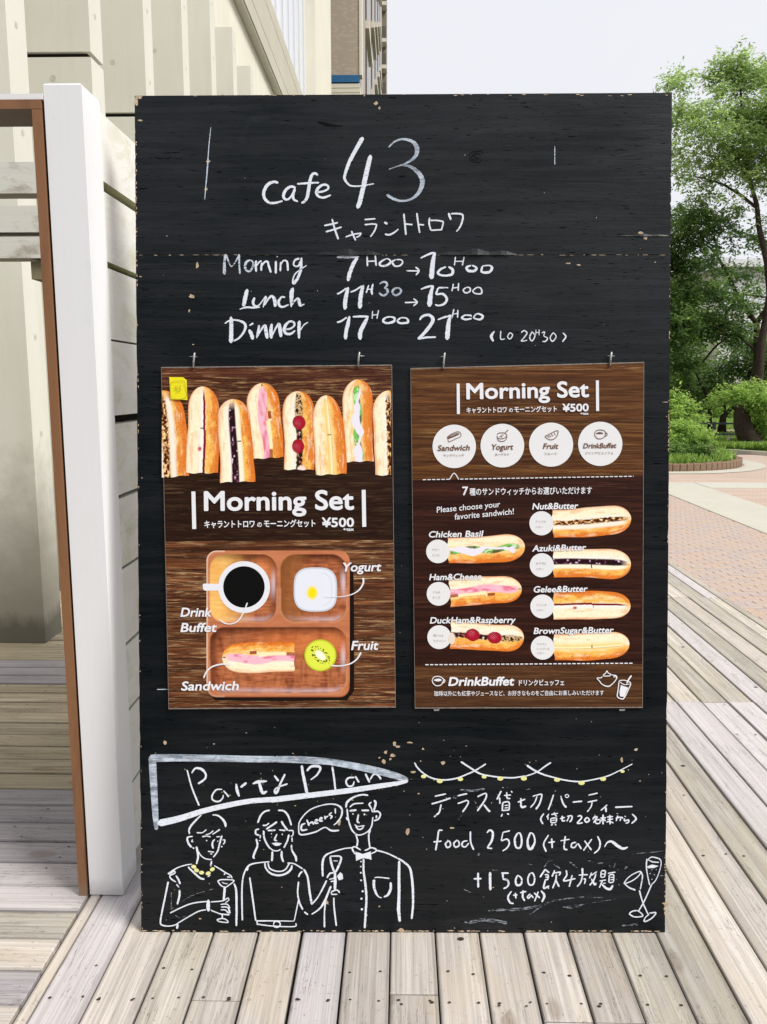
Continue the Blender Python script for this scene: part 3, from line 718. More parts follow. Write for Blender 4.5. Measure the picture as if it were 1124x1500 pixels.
sh2 = thing('shrub', (atZ(1022, 672)[0], 13.2, .07), 'low dark glossy-leaved shrub with one pink bloom, front of the round bed', 'shrub')
leafmesh('foliage', M['leaf_deep'], sh2, blob_at([(985, 660, 9), (1000, 661, 9), (1015, 661, 9), (1030, 660, 8), (1037, 656, 6), (970, 660, 9)], 13.2, .25), 6000, .05, seed=22, spl=2.)
fl = MB(); p = atY(1041.5, 658.5, 13.1)
for i in range(5):
    a = i * 1.2566; fl.add([p, p + np.array([.035 * math.cos(a - .45), -.02, .035 * math.sin(a - .45)]), p + np.array([.05 * math.cos(a), -.03, .05 * math.sin(a)]), p + np.array([.035 * math.cos(a + .45), -.02, .035 * math.sin(a + .45)])], [(0, 1, 2, 3)])
fl.build('bloom', flat('pink_petals', (.75, .22, .28), .6, .2), sh2)
sh3 = thing('shrub', (atY(992, 600, 15)[0], 15, 0), 'tall yellowish green shrub rising behind the rounded shrub beside the sign edge', 'shrub')
lb = MB(); limb(lb, [(992, 660), (990, 620), (986, 590)], 15, .02, .008); limb(lb, [(994, 660), (1000, 610), (1010, 590)], 15, .02, .008); lb.build('stems', M['bark'], sh3)
leafmesh('foliage', M['leaf_bright'], sh3, blob_at([(984, 576, 6), (986, 592, 8), (1000, 590, 7), (1008, 596, 7), (990, 606, 7), (1020, 612, 6), (970, 600, 12)], 15, .3), 3600, .07, seed=23, spl=3.)
# grass, kerb, rail
kerb = MB(); pts = [atZ(u, v) for u, v in [(900, 655.5), (1000, 659), (1040, 661), (1085, 663.2), (1124, 666), (1180, 671), (1300, 684)]]
for a, b_ in zip(pts[:-1], pts[1:]): 
    kerb.add([(a[0], a[1], -.05), (b_[0], b_[1], -.05), (b_[0], b_[1], .05), (a[0], a[1], .05), (a[0], a[1] + .16, .05), (b_[0], b_[1] + .16, .05)], [(0, 1, 2, 3), (3, 2, 5, 4)])
kerb.build('kerb', M['pave_concrete'], origin=(7, 15.5, 0), kind='structure')
MB().add([(p[0], p[1] + .14, .03) for p in pts] + [(60, 120, .03), (-60, 120, .03), (-60, 16.5, .03)], [tuple(range(len(pts) + 3))]).build('lawn', flat('lawn_soil', (.09, .12, .04), .95, .1, 0, .5, 3), origin=(0, 0, 0), kind='structure')
def rg_lawn(r):
    while 1:
        u = 960 + r.random() * 200; y = 16.0 + 13 * r.random() ** 1.6
        x = (u - 588) / F * y
        k = np.interp(x, [q[0] for q in pts], [q[1] for q in pts])
        if y > k + .18 and not (20.6 < y < 23.5): return (x, y, .03)
ga = patch('grass', rg_lawn, 60000, .012, 'leaf_bright', .05, .16, 'bright green lawn grass beyond the pale kerb', seed=31); ga['category'] = 'grass'
MB().add([(-20, 20.6, .036), (30, 20.6, .036), (30, 23.5, .036), (-20, 23.5, .036)], [(0, 1, 2, 3)]).build('path', flat('sandy_path', (.42, .34, .25), .9, .1, 0, .2, 4), kind='structure')
rl = thing('low_rail', (atY(1045, 640, 18.6)[0], 18.6, .03), 'low dark metal two-rail barrier on the lawn behind the planter', 'railing')
RY = 18.6
for u in (905, 975, 1045.5, 1116, 1187):
    x = atY(u, 640, RY)[0]; z1 = atY(1045, 618, RY)[2]
    MB().box(x - .03, x + .03, RY - .03, RY + .03, -.03, z1).build('rail_post', M['grey_steel'], rl)
xa, xb_ = atY(905, 620, RY)[0], atY(1187, 620, RY)[0]
MB().box(xa, xb_, RY - .036, RY + .036, atY(1045, 621.6, RY)[2], atY(1045, 619, RY)[2]).build('top_rail', M['grey_steel'], rl)
MB().box(xa, xb_, RY - .03, RY - .031 + .055, atY(1045, 637.5, RY)[2], atY(1045, 634.6, RY)[2]).build('lower_rail', M['grey_steel'], rl)
st = MB(); p = atY(1066, 652, 16.9)
st.tube([p + np.array([0, 0, -.02]), p + np.array([.0, 0, .05]), p + np.array([.03, 0, .12]), p + np.array([.045, 0, .19])], [.075, .07, .045, .015], 7)
tag(st.build('stone', flat('pale_stone', (.5, .47, .38), .9, .1, 0, .4, 20), None, smooth=True), 'small pale pointed stone standing in the grass below the low rail', 'stone')
# distance
fbld = thing('white_building', (atY(1110, 500, 60)[0], 60, 0), 'pale building glimpsed behind the trees at far right', 'building')
bx0, bx1 = atY(1052, 500, 60)[0], atY(1250, 500, 60)[0]; bz = atY(1100, 392, 60)[2]
MB().box(bx0, bx1, 60, 75, -.07, bz).build('wall', flat('pale_render', (.72, .71, .68), .7, .3, 0, .08, .3), fbld)
MB().box(bx0 - .5, bx1 + .5, 59.4, 75.5, bz + .001, bz + .5).build('roof_edge', flat('grey_roof_edge', (.72, .72, .73), .6, .3), fbld)
for v in (430, 480, 530):
    for u in range(1062, 1240, 22):
        p0 = atY(u, v, 59.95); MB().box(p0[0], p0[0] + .75, 59.93, 60.1, p0[2] - .9, p0[2] + .5).build('window', M['glass'], fbld)
mir = thing('teal_glass_building', (atY(1040, 540, 80)[0], 80, 0), 'low blue-green glazed building barely visible between trunks behind the sign', 'building')
MB().box(atY(1000, 540, 80)[0], atY(1090, 540, 80)[0], 80, 90, -.07, atY(1050, 480, 80)[2]).build('wall', flat('teal_glazing', (.30, .48, .50), .3, .5, 0, .4, .6), mir)
for u in range(1002, 1090, 12):
    p0 = atY(u, 510, 79.9); MB().box(p0[0], p0[0] + .15, 79.85, 80 - .01, 0, atY(1050, 480, 80)[2]).build('mullion', M['tower_trim'], mir)
hb = []
for i in range(46):
    u = 900 + i * 7.5; y = 34 + rnd.uniform(-3, 3); p0 = atY(u, rnd.uniform(560, 612), y); hb.append((*p0, rnd.uniform(.6, 1.1)))
far = leafmesh('far_hedge', M['leaf_deep'], None, hb, 26000, .16, seed=41)
tag(far, 'distant dark green mass of shrubs and trees behind the lawn', 'hedge', kind='stuff')
hb2 = [(*atY(u, v, 30), r_ * 30 / F) for u, v, r_ in [(985, 540, 30), (1010, 480, 25), (1060, 600, 16), (990, 440, 20), (1100, 612, 14), (1130, 600, 20)]]
tt = thing('tree', (atY(1000, 600, 30)[0], 30, 0), 'farthest bright green tree glimpsed low between the dark trunks', 'tree')
MB().tube([atY(1000, 628, 30), atY(1002, 560, 30), atY(1000, 500, 30)], [.2, .14, .06]).build('trunk', M['bark'], tt)
leafmesh('crown', M['leaf_bright'], tt, hb2, 14000, .13, seed=43)

# ------------------------------------------------------------------ the sign
BL0, BR0 = atZ(207, 1365.5), atZ(975, 1366.5)
BX = (BR0 - BL0); BWID = np.linalg.norm(BX); BX /= BWID
LEAN = R(7.2)
BYv = np.array([-BX[1], BX[0], 0])                      # away from the camera
BZ = np.array([0, 0, 1.]) * math.cos(LEAN) + BYv * math.sin(LEAN)
BN = np.cross(BX, BZ)                                   # towards the camera
def P(u, v, off=0.): return hit(u, v, BL0 + BN * off, BN)
def PV(U, V_, off):
    U = np.asarray(U, float).ravel(); V_ = np.asarray(V_, float).ravel()
    d = FWD[None] + RIGHT[None] * ((U - 562) / F)[:, None] - UP[None] * ((V_ - 750) / F)[:, None]
    return EYE[None] + d * (np.dot(BL0 + BN * off - EYE, BN) / (d @ BN))[:, None]
BM = Matrix((tuple(BX), tuple(-BN), tuple(BZ))).transposed()
sign = thing('chalkboard_sign', tuple((BL0 + BR0) / 2), 'tall black painted plywood cafe signboard with chalk writing and two hanging posters', 'signboard', rot=BM)
def wobbly(p0, p1, amp, seed):
    r = np.random.default_rng(seed); n = 90; t = np.linspace(0, 1, n)
    j = r.normal(size=n) * amp * (r.random(n) < .3); j[0] = j[-1] = 0
    return t, j
def panel(name, vt, vb, lx, rx, seed):
    """plywood sheet with slightly chewed side edges"""
    n = 70; r = np.random.default_rng(seed); L, Rr = [], []
    for i in range(n + 1):
        t = i / n; v = vt[0] + (vb[0] - vt[0]) * t; v2 = vt[1] + (vb[1] - vt[1]) * t
        L.append(P(lx(v) + abs(r.normal()) * .5 * (r.random() < .5), v)); Rr.append(P(rx(v2) - abs(r.normal()) * .5 * (r.random() < .5), v2))
    f = L + Rr; k = len(L); vs = f + [p - BN * .015 for p in f]; m = 2 * k
    fs = [(i, i + 1, k + i + 1, k + i) for i in range(k - 1)]
    fs += [(m + i + 1, m + i, m + k + i, m + k + i + 1) for i in range(k - 1)]
    fs += [(i + 1, i, m + i, m + i + 1) for i in range(k - 1)] + [(k + i, k + i + 1, m + k + i + 1, m + k + i) for i in range(k - 1)]
    fs += [(0, k, m + k, m), (k - 1, m + k - 1, m + 2 * k - 1, 2 * k - 1)]
    return MB().add(vs, fs).build(name, M['board'], sign, origin=tuple(BL0))
panel('plywood_panel', (140, 135.5), (373, 372.5), lambda v: 197.2 + (v - 140) * .0079, lambda v: 985 - (v - 135) * .0095, 1)
panel('plywood_panel', (373.9, 373.5), (1365.5, 1366.5), lambda v: 199.0 + (v - 373) * .0079, lambda v: 982.9 - (v - 373) * .0080, 2)
fr = MB()
bm_ = lambda u, v, o: P(u, v, o)
def bar(u0, v0, u1, v1, wd, o0=-.016, o1=-.046):
    a, b = P(u0, v0), P(u1, v1); d = (b - a) / np.linalg.norm(b - a); s_ = np.cross(d, BN) * wd / 2
    vs = [p + s_ * q + BN * o for o in (o0, o1) for p, q in ((a, -1), (a, 1), (b, 1), (b, -1))]
    return MB().add(vs, [(0, 1, 2, 3), (7, 6, 5, 4), (0, 4, 5, 1), (1, 5, 6, 2), (2, 6, 7, 3), (3, 7, 4, 0)])
bar(215, 150, 225, 1355, .04).build('rear_batten', M['mossy'], sign)
bar(965, 150, 957, 1355, .04).build('rear_batten', M['mossy'], sign)
for q in (.07, BWID - .07):   # props that hold the sign up from behind
    top = BL0 + BX * q + BZ * 1.45 - BN * .05; ft = BL0 + BX * q + BYv * .62
    MB().tube([top, np.array([ft[0], ft[1], .018])], .016, 6).build('rear_prop', M['mossy'], sign)

# chalk strokes
def parse(s):
    for part in s.split(';'):
        part = part.strip()
        if not part: continue
        pts = []; wl = 12.
        for t in part.split():
            q = [float(x) for x in t.split(',')]
            if len(q) > 2: wl = q[2]
            pts.append((q[0], q[1], wl))
        yield pts
def catmull(p, step):
    p = np.array(p, float)
    if len(p) == 1: p = np.vstack([p, p + [0.5, 0.5, 0]])
    if len(p) == 2: q = np.vstack([2 * p[0] - p[1], p, 2 * p[1] - p[0]])
    else: q = np.vstack([2 * p[0] - p[1], p, 2 * p[-1] - p[-2]])
    o = []
    for i in range(1, len(q) - 2):
        n = max(2, int(np.linalg.norm(q[i + 1, :2] - q[i, :2]) / step))
        for t in np.linspace(0, 1, n, endpoint=False):
            a, b, c, d = q[i - 1], q[i], q[i + 1], q[i + 2]
            o.append(.5 * ((2 * b) + (-a + c) * t + (2 * a - 5 * b + 4 * c - d) * t * t + (-a + 3 * b - 3 * c + d) * t ** 3))
    o.append(q[-2]); return np.array(o)
_cr = np.random.default_rng(77)
def ribbon(mb, pts, lift, step=1.0, jit=.07, col=None, wmul=1., rnd_ends=True):
    """pts in photo points (u, v, width): a flat stroke lying on the board"""
    c = catmull(pts, step)
    d = np.gradient(c[:, :2], axis=0); d /= np.linalg.norm(d, axis=1)[:, None] + 1e-9; nrm = np.stack([-d[:, 1], d[:, 0]], 1)
    n = len(c); hw = np.maximum(c[:, 2], .5) / 2 * wmul
    if rnd_ends and n > 2:
        s = np.cumsum(np.r_[0, np.linalg.norm(np.diff(c[:, :2], axis=0), axis=1)]); e = np.minimum(s, s[-1] - s)
        hw = hw * np.sqrt(np.clip(e / (hw + 1e-6), .12, 1))
    jl = 1 + jit * _cr.normal(size=n); jr = 1 + jit * _cr.normal(size=n)
    A = c[:, :2] + nrm * (hw * jl)[:, None]; B = c[:, :2] - nrm * (hw * jr)[:, None]
    vs = np.vstack([PV(A[:, 0], A[:, 1], lift), PV(B[:, 0], B[:, 1], lift)])
    mb.add(vs, [(i, n + i, n + i + 1, i + 1) for i in range(n - 1)], col)
def poly(mb, pts, lift, col=None):
    vs = [P(p[0], p[1], lift) for p in pts]; c = np.mean(vs, 0); n = len(vs)
    mb.add(vs + [c], [(i, (i + 1) % n, n) for i in range(n)], col)
def trace(name, mat, x0, y0, s, strokes, lift=.0008, parent=None, wmul=1., mb=None, jit=.07):
    own = mb is None; mb = mb or MB()
    for k, pts in enumerate(parse(strokes)):
        ribbon(mb, [(x0 + a / s, y0 + b / s, max(w_ / s * wmul * .94, 1.1)) for a, b, w_ in pts], lift + k * 1.5e-5, jit=jit)
    if own: return mb.build(name, M[mat], parent or sign, origin=tuple(BL0), kind='stuff' if name in ('chalk_smudge', 'scratch') else None)
def ell(cx, cy, rx, ry, n=14): return [(cx + rx * math.cos(6.283 * i / n), cy + ry * math.sin(6.283 * i / n)) for i in range(n)]

V1, V2, V3, V4, V14 = (370, 180, 4.014), (310, 360, 7.025), (480, 360, 8.029), (590, 360, 4.323), (470, 300, 5.11)
V5, V6, V7, V8, V9 = (210, 1095, 5.62), (400, 1095, 5.352), (225, 1175, 7.893), (345, 1175, 7.893), (470, 1160, 7.32)
V10, V11, V12, V13 = (600, 1105, 6.244), (770, 1105, 6.244), (680, 1250, 6.244), (830, 1240, 7.25)
trace('chalk_word', 'chalk', *V1, '''152,352,14 125,346,16 90,362,20 68,400,20 70,440,18 95,466,16 130,470,14 178,458,9;
255,380,14 225,374,16 195,395,18 182,430,18 198,450,14 222,438,12 245,400,12; 250,383,14 240,420,16 242,448,15 268,462,9;
385,308,16 368,296,16 350,306,18 338,340,20 330,390,20 322,435,20 305,462,16 287,470,12; 262,358,10 320,354,13 392,350,10;
375,408,14 415,402,12 445,386,12 440,366,14 412,364,14 385,385,18 376,412,18 390,432,14 420,438,14 462,423,10''')
trace('chalk_number', 'chalk', *V1, '''650,83,26 612,150,24 572,225,22 546,295,18 542,328,16 562,358,12 585,370,10 640,370,9 715,357,7;
695,188,24 672,285,30 652,375,28 632,460,28 617,502,26''')
trace('chalk_number', 'chalk_brush', *V1, '''800,143,8 840,107,11 890,95,14 942,110,22 968,150,28 955,200,20 900,238,11 850,255,8 802,272,6;
866,246,9 925,255,18 978,295,27 1000,345,29 980,405,24 938,445,14 880,458,14 830,446,16 788,420,18''')
trace('chalk_word', 'chalk', *V14, '''25,155,13 75,145,14 130,132,13; 37,202,13 95,185,14 158,165,12; 85,105,14 105,180,14 132,258,16; 185,240,11 240,222,12 305,210,11; 305,210,10 290,230,12 265,245,10; 230,195,13 245,230,14 262,266,14;
328,110,12 410,103,12; 328,148,12 380,143,12 420,145,12; 420,145,12 405,190,12 372,240,10; 475,130,18 500,142,22; 480,218,13 510,224,14 545,210,13 583,180,9; 622,65,14 630,140,14 638,225,14; 632,142,12 688,148,12; 720,60,14 730,140,13 742,210,13; 730,146,12 775,150,12;
815,95,12 812,140,13 825,190,12; 820,116,12 870,116,12 920,125,12; 920,125,12 905,185,12; 825,190,12 910,185,12; 957,60,18 975,112,16; 975,66,12 1020,65,13 1062,75,14 1060,120,14 1040,170,13 1015,200,10''')
trace('chalk_word', 'chalk_worn', *V2, '''145,85,30 135,150,24 132,220,32 132,295,34; 150,90,20 175,160,14 200,210,12 230,190,12 265,130,14 285,90,20; 283,85,24 285,180,18 292,288,20; 400,145,18 360,165,26 345,215,26 365,255,22 400,255,22 425,210,20 425,165,16 400,145,14''')
trace('chalk_word', 'chalk', *V2, '''460,150,22 455,200,26 460,268,20; 465,205,14 490,168,16 515,152,18; 520,170,22 512,220,22 512,258,22; 515,212,12 545,168,18 575,162,22 590,210,24 612,275,22; 662,155,24 662,285,24; 680,115,22 672,108,22;
712,165,18 708,262,20; 712,198,12 740,152,14 775,160,20 785,215,22 785,258,20; 905,130,28 860,145,20 845,190,18 865,212,18 900,200,22 920,150,20; 925,120,20 925,190,24 915,260,28 880,345,30 845,385,30 838,350,16 860,290,14 920,240,12 980,200,10''')
trace('chalk_word', 'chalk', *V2, '''370,445,34 350,520,44 328,625,40; 288,653,8 360,632,20 430,636,20 500,630,12; 445,530,22 427,580,30 445,618,24 490,608,14 560,515,14; 565,520,26 545,580,18 530,635,10; 545,612,12 590,540,20 622,518,26 650,560,38 655,628,34;
758,530,22 722,526,18 692,570,28 698,612,28 735,628,22 795,604,14; 840,430,24 825,480,46 822,560,36 820,630,14; 830,605,14 868,552,20 895,545,26 905,590,36 915,616,22 958,598,10''')
trace('chalk_word', 'chalk', *V2, '''200,728,24 203,800,42 203,900,44 200,1000,46; 135,800,12 190,768,18 260,765,18 330,790,26 350,830,30 330,890,24 280,950,20 225,980,16; 385,862,36 410,910,40 425,965,34; 388,822,10 430,795,26; 490,815,22 480,880,26 465,950,16; 472,932,14 520,850,20 550,818,26 560,870,38 575,955,34; 620,800,22 612,870,38 615,955,30;
620,932,14 665,840,20 695,805,28 705,860,38 715,940,34; 752,862,14 810,852,20 852,820,20 845,785,24 800,780,22 760,820,32 748,870,34 772,905,28 820,903,24 862,870,16; 905,770,32 900,850,36 900,955,22; 915,870,10 950,815,12 995,785,10''')
trace('chalk_time', 'chalk', *V3, '''110,132,24 200,130,34 300,130,28 372,128,16; 355,130,36 300,220,46 262,320,46 240,415,42; 465,115,18 470,240,22; 560,105,18 572,235,22; 470,182,16 570,178,16; 690,150,14 640,178,22 612,210,28 630,234,22 680,234,26 728,208,28 742,180,20 720,156,16 690,150,14;
805,160,14 762,185,20 772,215,26 800,238,22 848,234,20 882,200,20 870,166,16 805,160,14; 925,293,16 1070,295,18; 1035,248,20 1075,290,20 1040,345,18''')
trace('chalk_time', 'chalk', *V3, '''110,565,20 150,550,22 225,495,18; 245,485,26 225,560,46 208,650,50 205,750,48; 270,545,16 330,520,20 405,470,18; 425,460,26 400,540,46 385,640,50 380,738,50; 485,460,16 455,555,18; 535,445,18 520,520,26 525,575,26; 470,510,14 530,510,14; 908,668,18 1050,662,16; 1010,620,16 1055,662,18 1008,708,16''')
trace('chalk_time', 'chalk_brush', *V3, '''610,450,12 650,425,20 690,430,26 700,465,24 665,495,16; 665,495,16 700,510,28 705,550,28 660,585,24 615,560,24 612,545,20; 830,490,22 778,510,26 765,550,26 800,582,22 850,560,24 865,520,24 830,490,18''')
trace('chalk_time', 'chalk', *V3, '''110,900,20 160,885,24 228,840,18; 258,825,24 240,920,46 218,1010,44 210,1100,46; 295,835,16 380,830,26 485,832,22; 475,835,28 430,920,46 385,1020,52 385,1105,46; 530,765,12 525,858,14; 600,755,14 580,858,14; 530,815,12 592,808,12;
690,840,20 655,870,30 667,900,26 720,908,26 778,888,32 788,850,26 740,835,18 690,840,20; 860,845,18 825,880,26 850,908,24 930,905,26 950,885,28 925,850,18 860,845,16''')
trace('chalk_time', 'chalk', *V4, '''113,78,8 160,55,13 200,42,14; 205,40,16 192,100,28 182,210,34; 275,132,10 238,150,15 224,175,16 262,188,13 312,180,18 316,150,18 290,132,12; 335,68,8 328,125,8; 390,68,8 378,125,9; 332,98,7 385,98,7; 435,122,10 406,137,16 418,158,17 455,158,18 468,140,15 440,122,10; 505,128,12 502,165,15 548,166,17 566,140,17 550,124,9 505,127,9''')
trace('chalk_time', 'chalk', *V4, '''115,275,9 150,262,13 190,252,14; 194,250,14 177,310,28 170,385,34; 225,265,12 290,265,8; 226,265,11 210,308,13; 210,308,11 255,305,15 280,335,17 265,366,15 230,378,11 205,372,12; 322,240,9 312,288,8; 355,235,9 352,285,10; 315,268,7 355,262,7; 405,262,8 384,280,9 400,298,10 428,286,10 425,266,9 405,262,8; 470,262,8 445,285,9 462,302,9 500,300,11 495,268,9 470,262,8''')
trace('chalk_time', 'chalk', *V4, '''108,470,11 125,447,15 165,438,17 192,462,23 178,500,23 130,560,20 96,588,12; 96,590,12 150,580,13 212,578,11; 222,468,9 270,450,13 310,440,13; 303,440,16 290,500,28 282,595,30; 325,400,9 312,460,9; 350,405,9 348,455,9; 318,432,7 350,428,7; 400,435,8 375,455,13 400,466,13 438,460,10; 385,440,8 430,440,11 435,450,8; 470,430,8 450,455,9 490,466,13 508,446,15 480,430,11 455,437,8''')
trace('chalk_note', 'chalk', *V4, '''582,540,7 562,572,20 575,606,10; 622,538,7 622,590,7 650,588,6; 680,548,7 665,575,7 680,590,7 697,565,7 680,548,7; 750,550,7 770,537,8 788,552,8 770,580,7 752,603,7 790,598,7; 820,542,7 805,580,8 820,602,8 838,570,8 820,542,7; 845,530,5 843,565,5; 865,528,5 865,568,5; 843,550,5 865,548,5; 880,552,6 900,545,7 895,570,6 918,585,8 905,605,8 885,605,6; 955,548,7 935,580,7 950,605,8 972,575,7 955,548,7; 1015,550,9 1034,575,10 1012,608,9''')
# pennant
trace('chalk_pennant_stroke', 'chalk_brush', *V5, '72,60,66 85,300,62 100,560,52 108,680,30; 60,88,70 300,86,62 600,90,60 900,96,56 1100,98,56', jit=.02)
trace('chalk_pennant_stroke', 'chalk_brush', *V6, '0,92,52 200,96,58 400,108,56 480,118,54 700,158,58 850,192,60 980,228,52 1060,255,34', lift=.0010, jit=.02)
trace('chalk_pennant_stroke', 'chalk', *V5, '118,628,62 300,585,54 500,522,46 700,475,46 900,440,44 1160,424,46', lift=.0011, jit=.03)
trace('chalk_pennant_stroke', 'chalk', *V6, '-30,414,46 200,386,46 400,362,44 600,338,44 800,308,42 960,284,36 1060,262,26', lift=.0012, jit=.03)
trace('chalk_word', 'chalk', *V5, '''360,185,12 400,330,14 460,480,16; 398,212,12 430,172,16 480,180,22 514,220,18 504,262,18 450,300,18; 650,345,10 600,350,13 566,400,15 576,435,15 620,445,14 652,420,13 660,390,9; 660,355,11 705,408,16; 765,298,12 772,350,26 790,405,16; 800,330,20 850,290,20; 900,300,14 950,282,26 1020,278,12; 950,270,18 965,330,26 985,374,26 1020,360,14''')
trace('chalk_word', 'chalk', *V6, '''10,220,14 45,265,20; 95,208,16 60,280,16 32,350,22 15,352,20 25,320,12 115,285,14; 225,140,20 240,230,24 268,360,24; 265,185,16 300,150,20 350,147,22 372,165,18 345,215,14 295,255,10; 465,150,16 478,230,16 490,335,16; 640,235,11 592,240,15 573,270,15 592,303,14 625,298,13 638,265,10; 645,225,15 675,275,15; 725,205,16 758,275,17; 760,255,11 790,212,13 820,215,15 848,250,17''')
trace('chalk_speech_bubble', 'chalk', *V6, '''520,650,12 460,653,16 405,628,10 330,664,12 220,684,13 202,640,10 215,570,10 290,490,10 400,450,10 490,448,12 538,480,16 535,540,14 500,590,10 475,610,8;
255,595,9 226,610,16 226,648,15 272,643,11; 265,565,13 285,615,17; 285,597,11 308,586,14 320,605,15; 330,585,10 352,570,12 336,568,11 331,593,14 358,592,10; 368,570,10 388,555,11 373,551,11 367,576,14 393,576,10; 405,535,11 411,565,14; 411,552,10 433,537,11; 462,510,10 441,528,11 464,540,12 450,560,11; 488,478,13 490,520,10; 490,545,14 491,548,14''')
trace('chalk_figure_drawing', 'chalk', *V7, '''555,148,12 490,210,22 430,280,24 410,330,20 418,372,18; 680,148,14 740,155,20 790,190,24 825,240,30 835,290,24; 498,355,16 560,355,14 580,345,12 612,318,18; 600,378,12 650,365,14 692,330,14; 680,375,14 720,350,14 768,315,20;
562,402,18 610,394,14 660,402,18; 725,402,14 775,400,14; 608,450,28 620,443,28; 738,455,24 750,450,24; 710,430,12 685,460,20 680,500,22 692,540,20; 628,570,14 700,580,16; 655,600,16 680,602,16; 792,385,20 765,480,20 740,570,18 690,640,16; 795,440,12 825,440,16 815,480,14 800,487,12; 788,508,32 790,524,32;
455,398,14 400,405,20 390,430,22 405,480,24 440,525,26; 455,435,18 440,455,14 462,462,14; 455,538,40 468,528,40; 495,515,22 510,580,26 515,640,24 495,720,18; 510,560,14 550,620,14 600,655,14 675,668,14; 672,680,16 660,745,26;
445,718,12 370,730,14 290,755,14 235,785,18 165,828,12; 165,828,12 190,832,14 240,800,16 245,825,14 190,852,16 205,890,18 260,925,14; 258,850,18 290,900,22 308,950,22; 265,950,16 295,990,14; 398,750,20 470,820,22 540,880,24 590,892,20; 625,865,14 658,845,14; 700,735,12 760,770,16 830,815,16 890,850,16 910,885,16; 815,845,16 830,820,16; 850,865,14 890,870,14;
740,912,18 800,897,14 930,908,14 860,970,14 830,985,14 780,965,16 740,912,18; 790,925,10 815,940,10 860,945,12; 825,985,32 818,1060,28 812,1140,26; 170,920,20 140,1070,20 100,1260,20 80,1380,20 92,1420,18 160,1435,16 240,1425,14 300,1390,14 400,1330,14 520,1265,16 610,1245,14; 190,1285,14 300,1230,16 420,1180,16 530,1158,16 620,1150,16; 300,1015,22 300,1080,24 275,1185,22;
635,1130,34 632,1200,44 635,1265,34; 660,1155,14 740,1150,14 810,1140,14 860,1110,14 870,1135,12 830,1165,12; 775,1185,14 850,1182,16 885,1230,16; 780,1215,14 850,1217,16 885,1262,16; 775,1247,12 830,1250,16 870,1290,16; 660,1250,14 720,1275,14 780,1295,16 880,1305,18; 870,1235,24 885,1290,18; 795,1290,18 795,1345,16; 730,1360,14 790,1347,14 840,1360,14 860,1393,14 760,1382,14 730,1360,12; 930,940,16 955,1020,26 960,1200,26 958,1435,22; 280,1410,26 270,1468,24''')
b = MB()
for i, (x, y, a) in enumerate([(465, 748, .2), (497, 790, .3), (555, 817, 0), (632, 825, -.3), (680, 778, -.5)]):
    poly(b, [(225 + (x + 30 * math.cos(t) * math.cos(a) - 22 * math.sin(t) * math.sin(a)) / 7.893, 1175 + (y + 30 * math.cos(t) * math.sin(a) + 22 * math.sin(t) * math.cos(a)) / 7.893) for t in np.linspace(0, 6.283, 15)[:-1]], .0013)
b.build('chalk_bead_necklace', M['chalk_yellow'], sign, origin=tuple(BL0))
trace('chalk_smudge', 'chalk_faint', *V7, '310,1165,7 400,1105,7 500,1060,8 600,1030,8 690,1005,7; 205,1045,7 205,1250,7; 240,1300,8 300,1338,10 380,1320,9')
b = MB(); trace('', '', *V8, '''400,95,18 340,110,20 290,160,22 258,242,22; 492,95,18 560,105,22 610,160,22 648,270,20; 315,270,18 355,268,16 390,242,16; 355,315,20 430,265,22 482,228,24; 530,220,24 560,270,24 605,330,22; 372,330,20 465,325,18; 505,322,16 580,330,18; 412,368,28 422,368,28; 535,375,32 548,374,32; 482,370,14 462,410,20 455,440,20 485,446,12;
325,330,22 335,420,22 380,510,20 430,555,14 480,565,14 525,548,14; 620,375,22 600,450,20 560,530,18; 275,312,18 237,325,20 237,370,20 280,385,18; 290,380,14 285,420,16; 280,440,44 282,450,44; 610,330,14 663,332,16 665,380,14 640,402,14; 655,410,16 655,450,18; 655,452,34 658,460,34; 240,425,22 255,500,22 225,580,26 207,635,24 225,655,16; 648,490,18 655,560,20 695,630,26 705,690,22;
428,570,22 425,640,26 420,685,24; 535,565,22 535,630,26 555,695,22; 395,690,14 290,700,14 200,715,18 145,745,22 100,830,18 80,930,18 75,1100,20 80,1370,18; 600,705,14 680,715,16 780,775,16; 145,750,22 135,797,20; 340,700,20 350,760,20 400,820,22 490,848,24 580,830,24 640,780,26 655,730,20; 375,700,14 400,770,18 490,802,16 570,785,16 625,710,18;
165,870,18 190,1050,22 215,1230,20 235,1375,18; 775,800,18 745,830,20 730,868,20; 730,920,20 720,1050,18 740,1160,20 780,1245,20; 730,1130,14 710,1230,14 680,1375,12; 795,1270,20 840,1305,18; 790,775,24 835,870,24 860,1050,26 885,1190,26; 885,1180,20 960,1090,16 1055,905,18; 880,1300,14 960,1245,18 1030,1160,20 1100,980,18;
240,1375,18 450,1375,14 680,1378,12; 250,1380,20 250,1412,20; 245,1412,18 440,1435,14 680,1440,14 700,1400,14; 440,1415,16 450,1388,16 478,1380,16 508,1390,16 518,1415,16 505,1440,16 475,1450,16 448,1440,16 440,1415,16''', mb=b)
poly(b, [(345 + x / 7.893, 1175 + y / 7.893) for x, y in [(418, 478), (470, 468), (538, 478), (505, 505), (465, 508)]], .0012)
b.build('chalk_figure_drawing', M['chalk'], sign, origin=tuple(BL0))
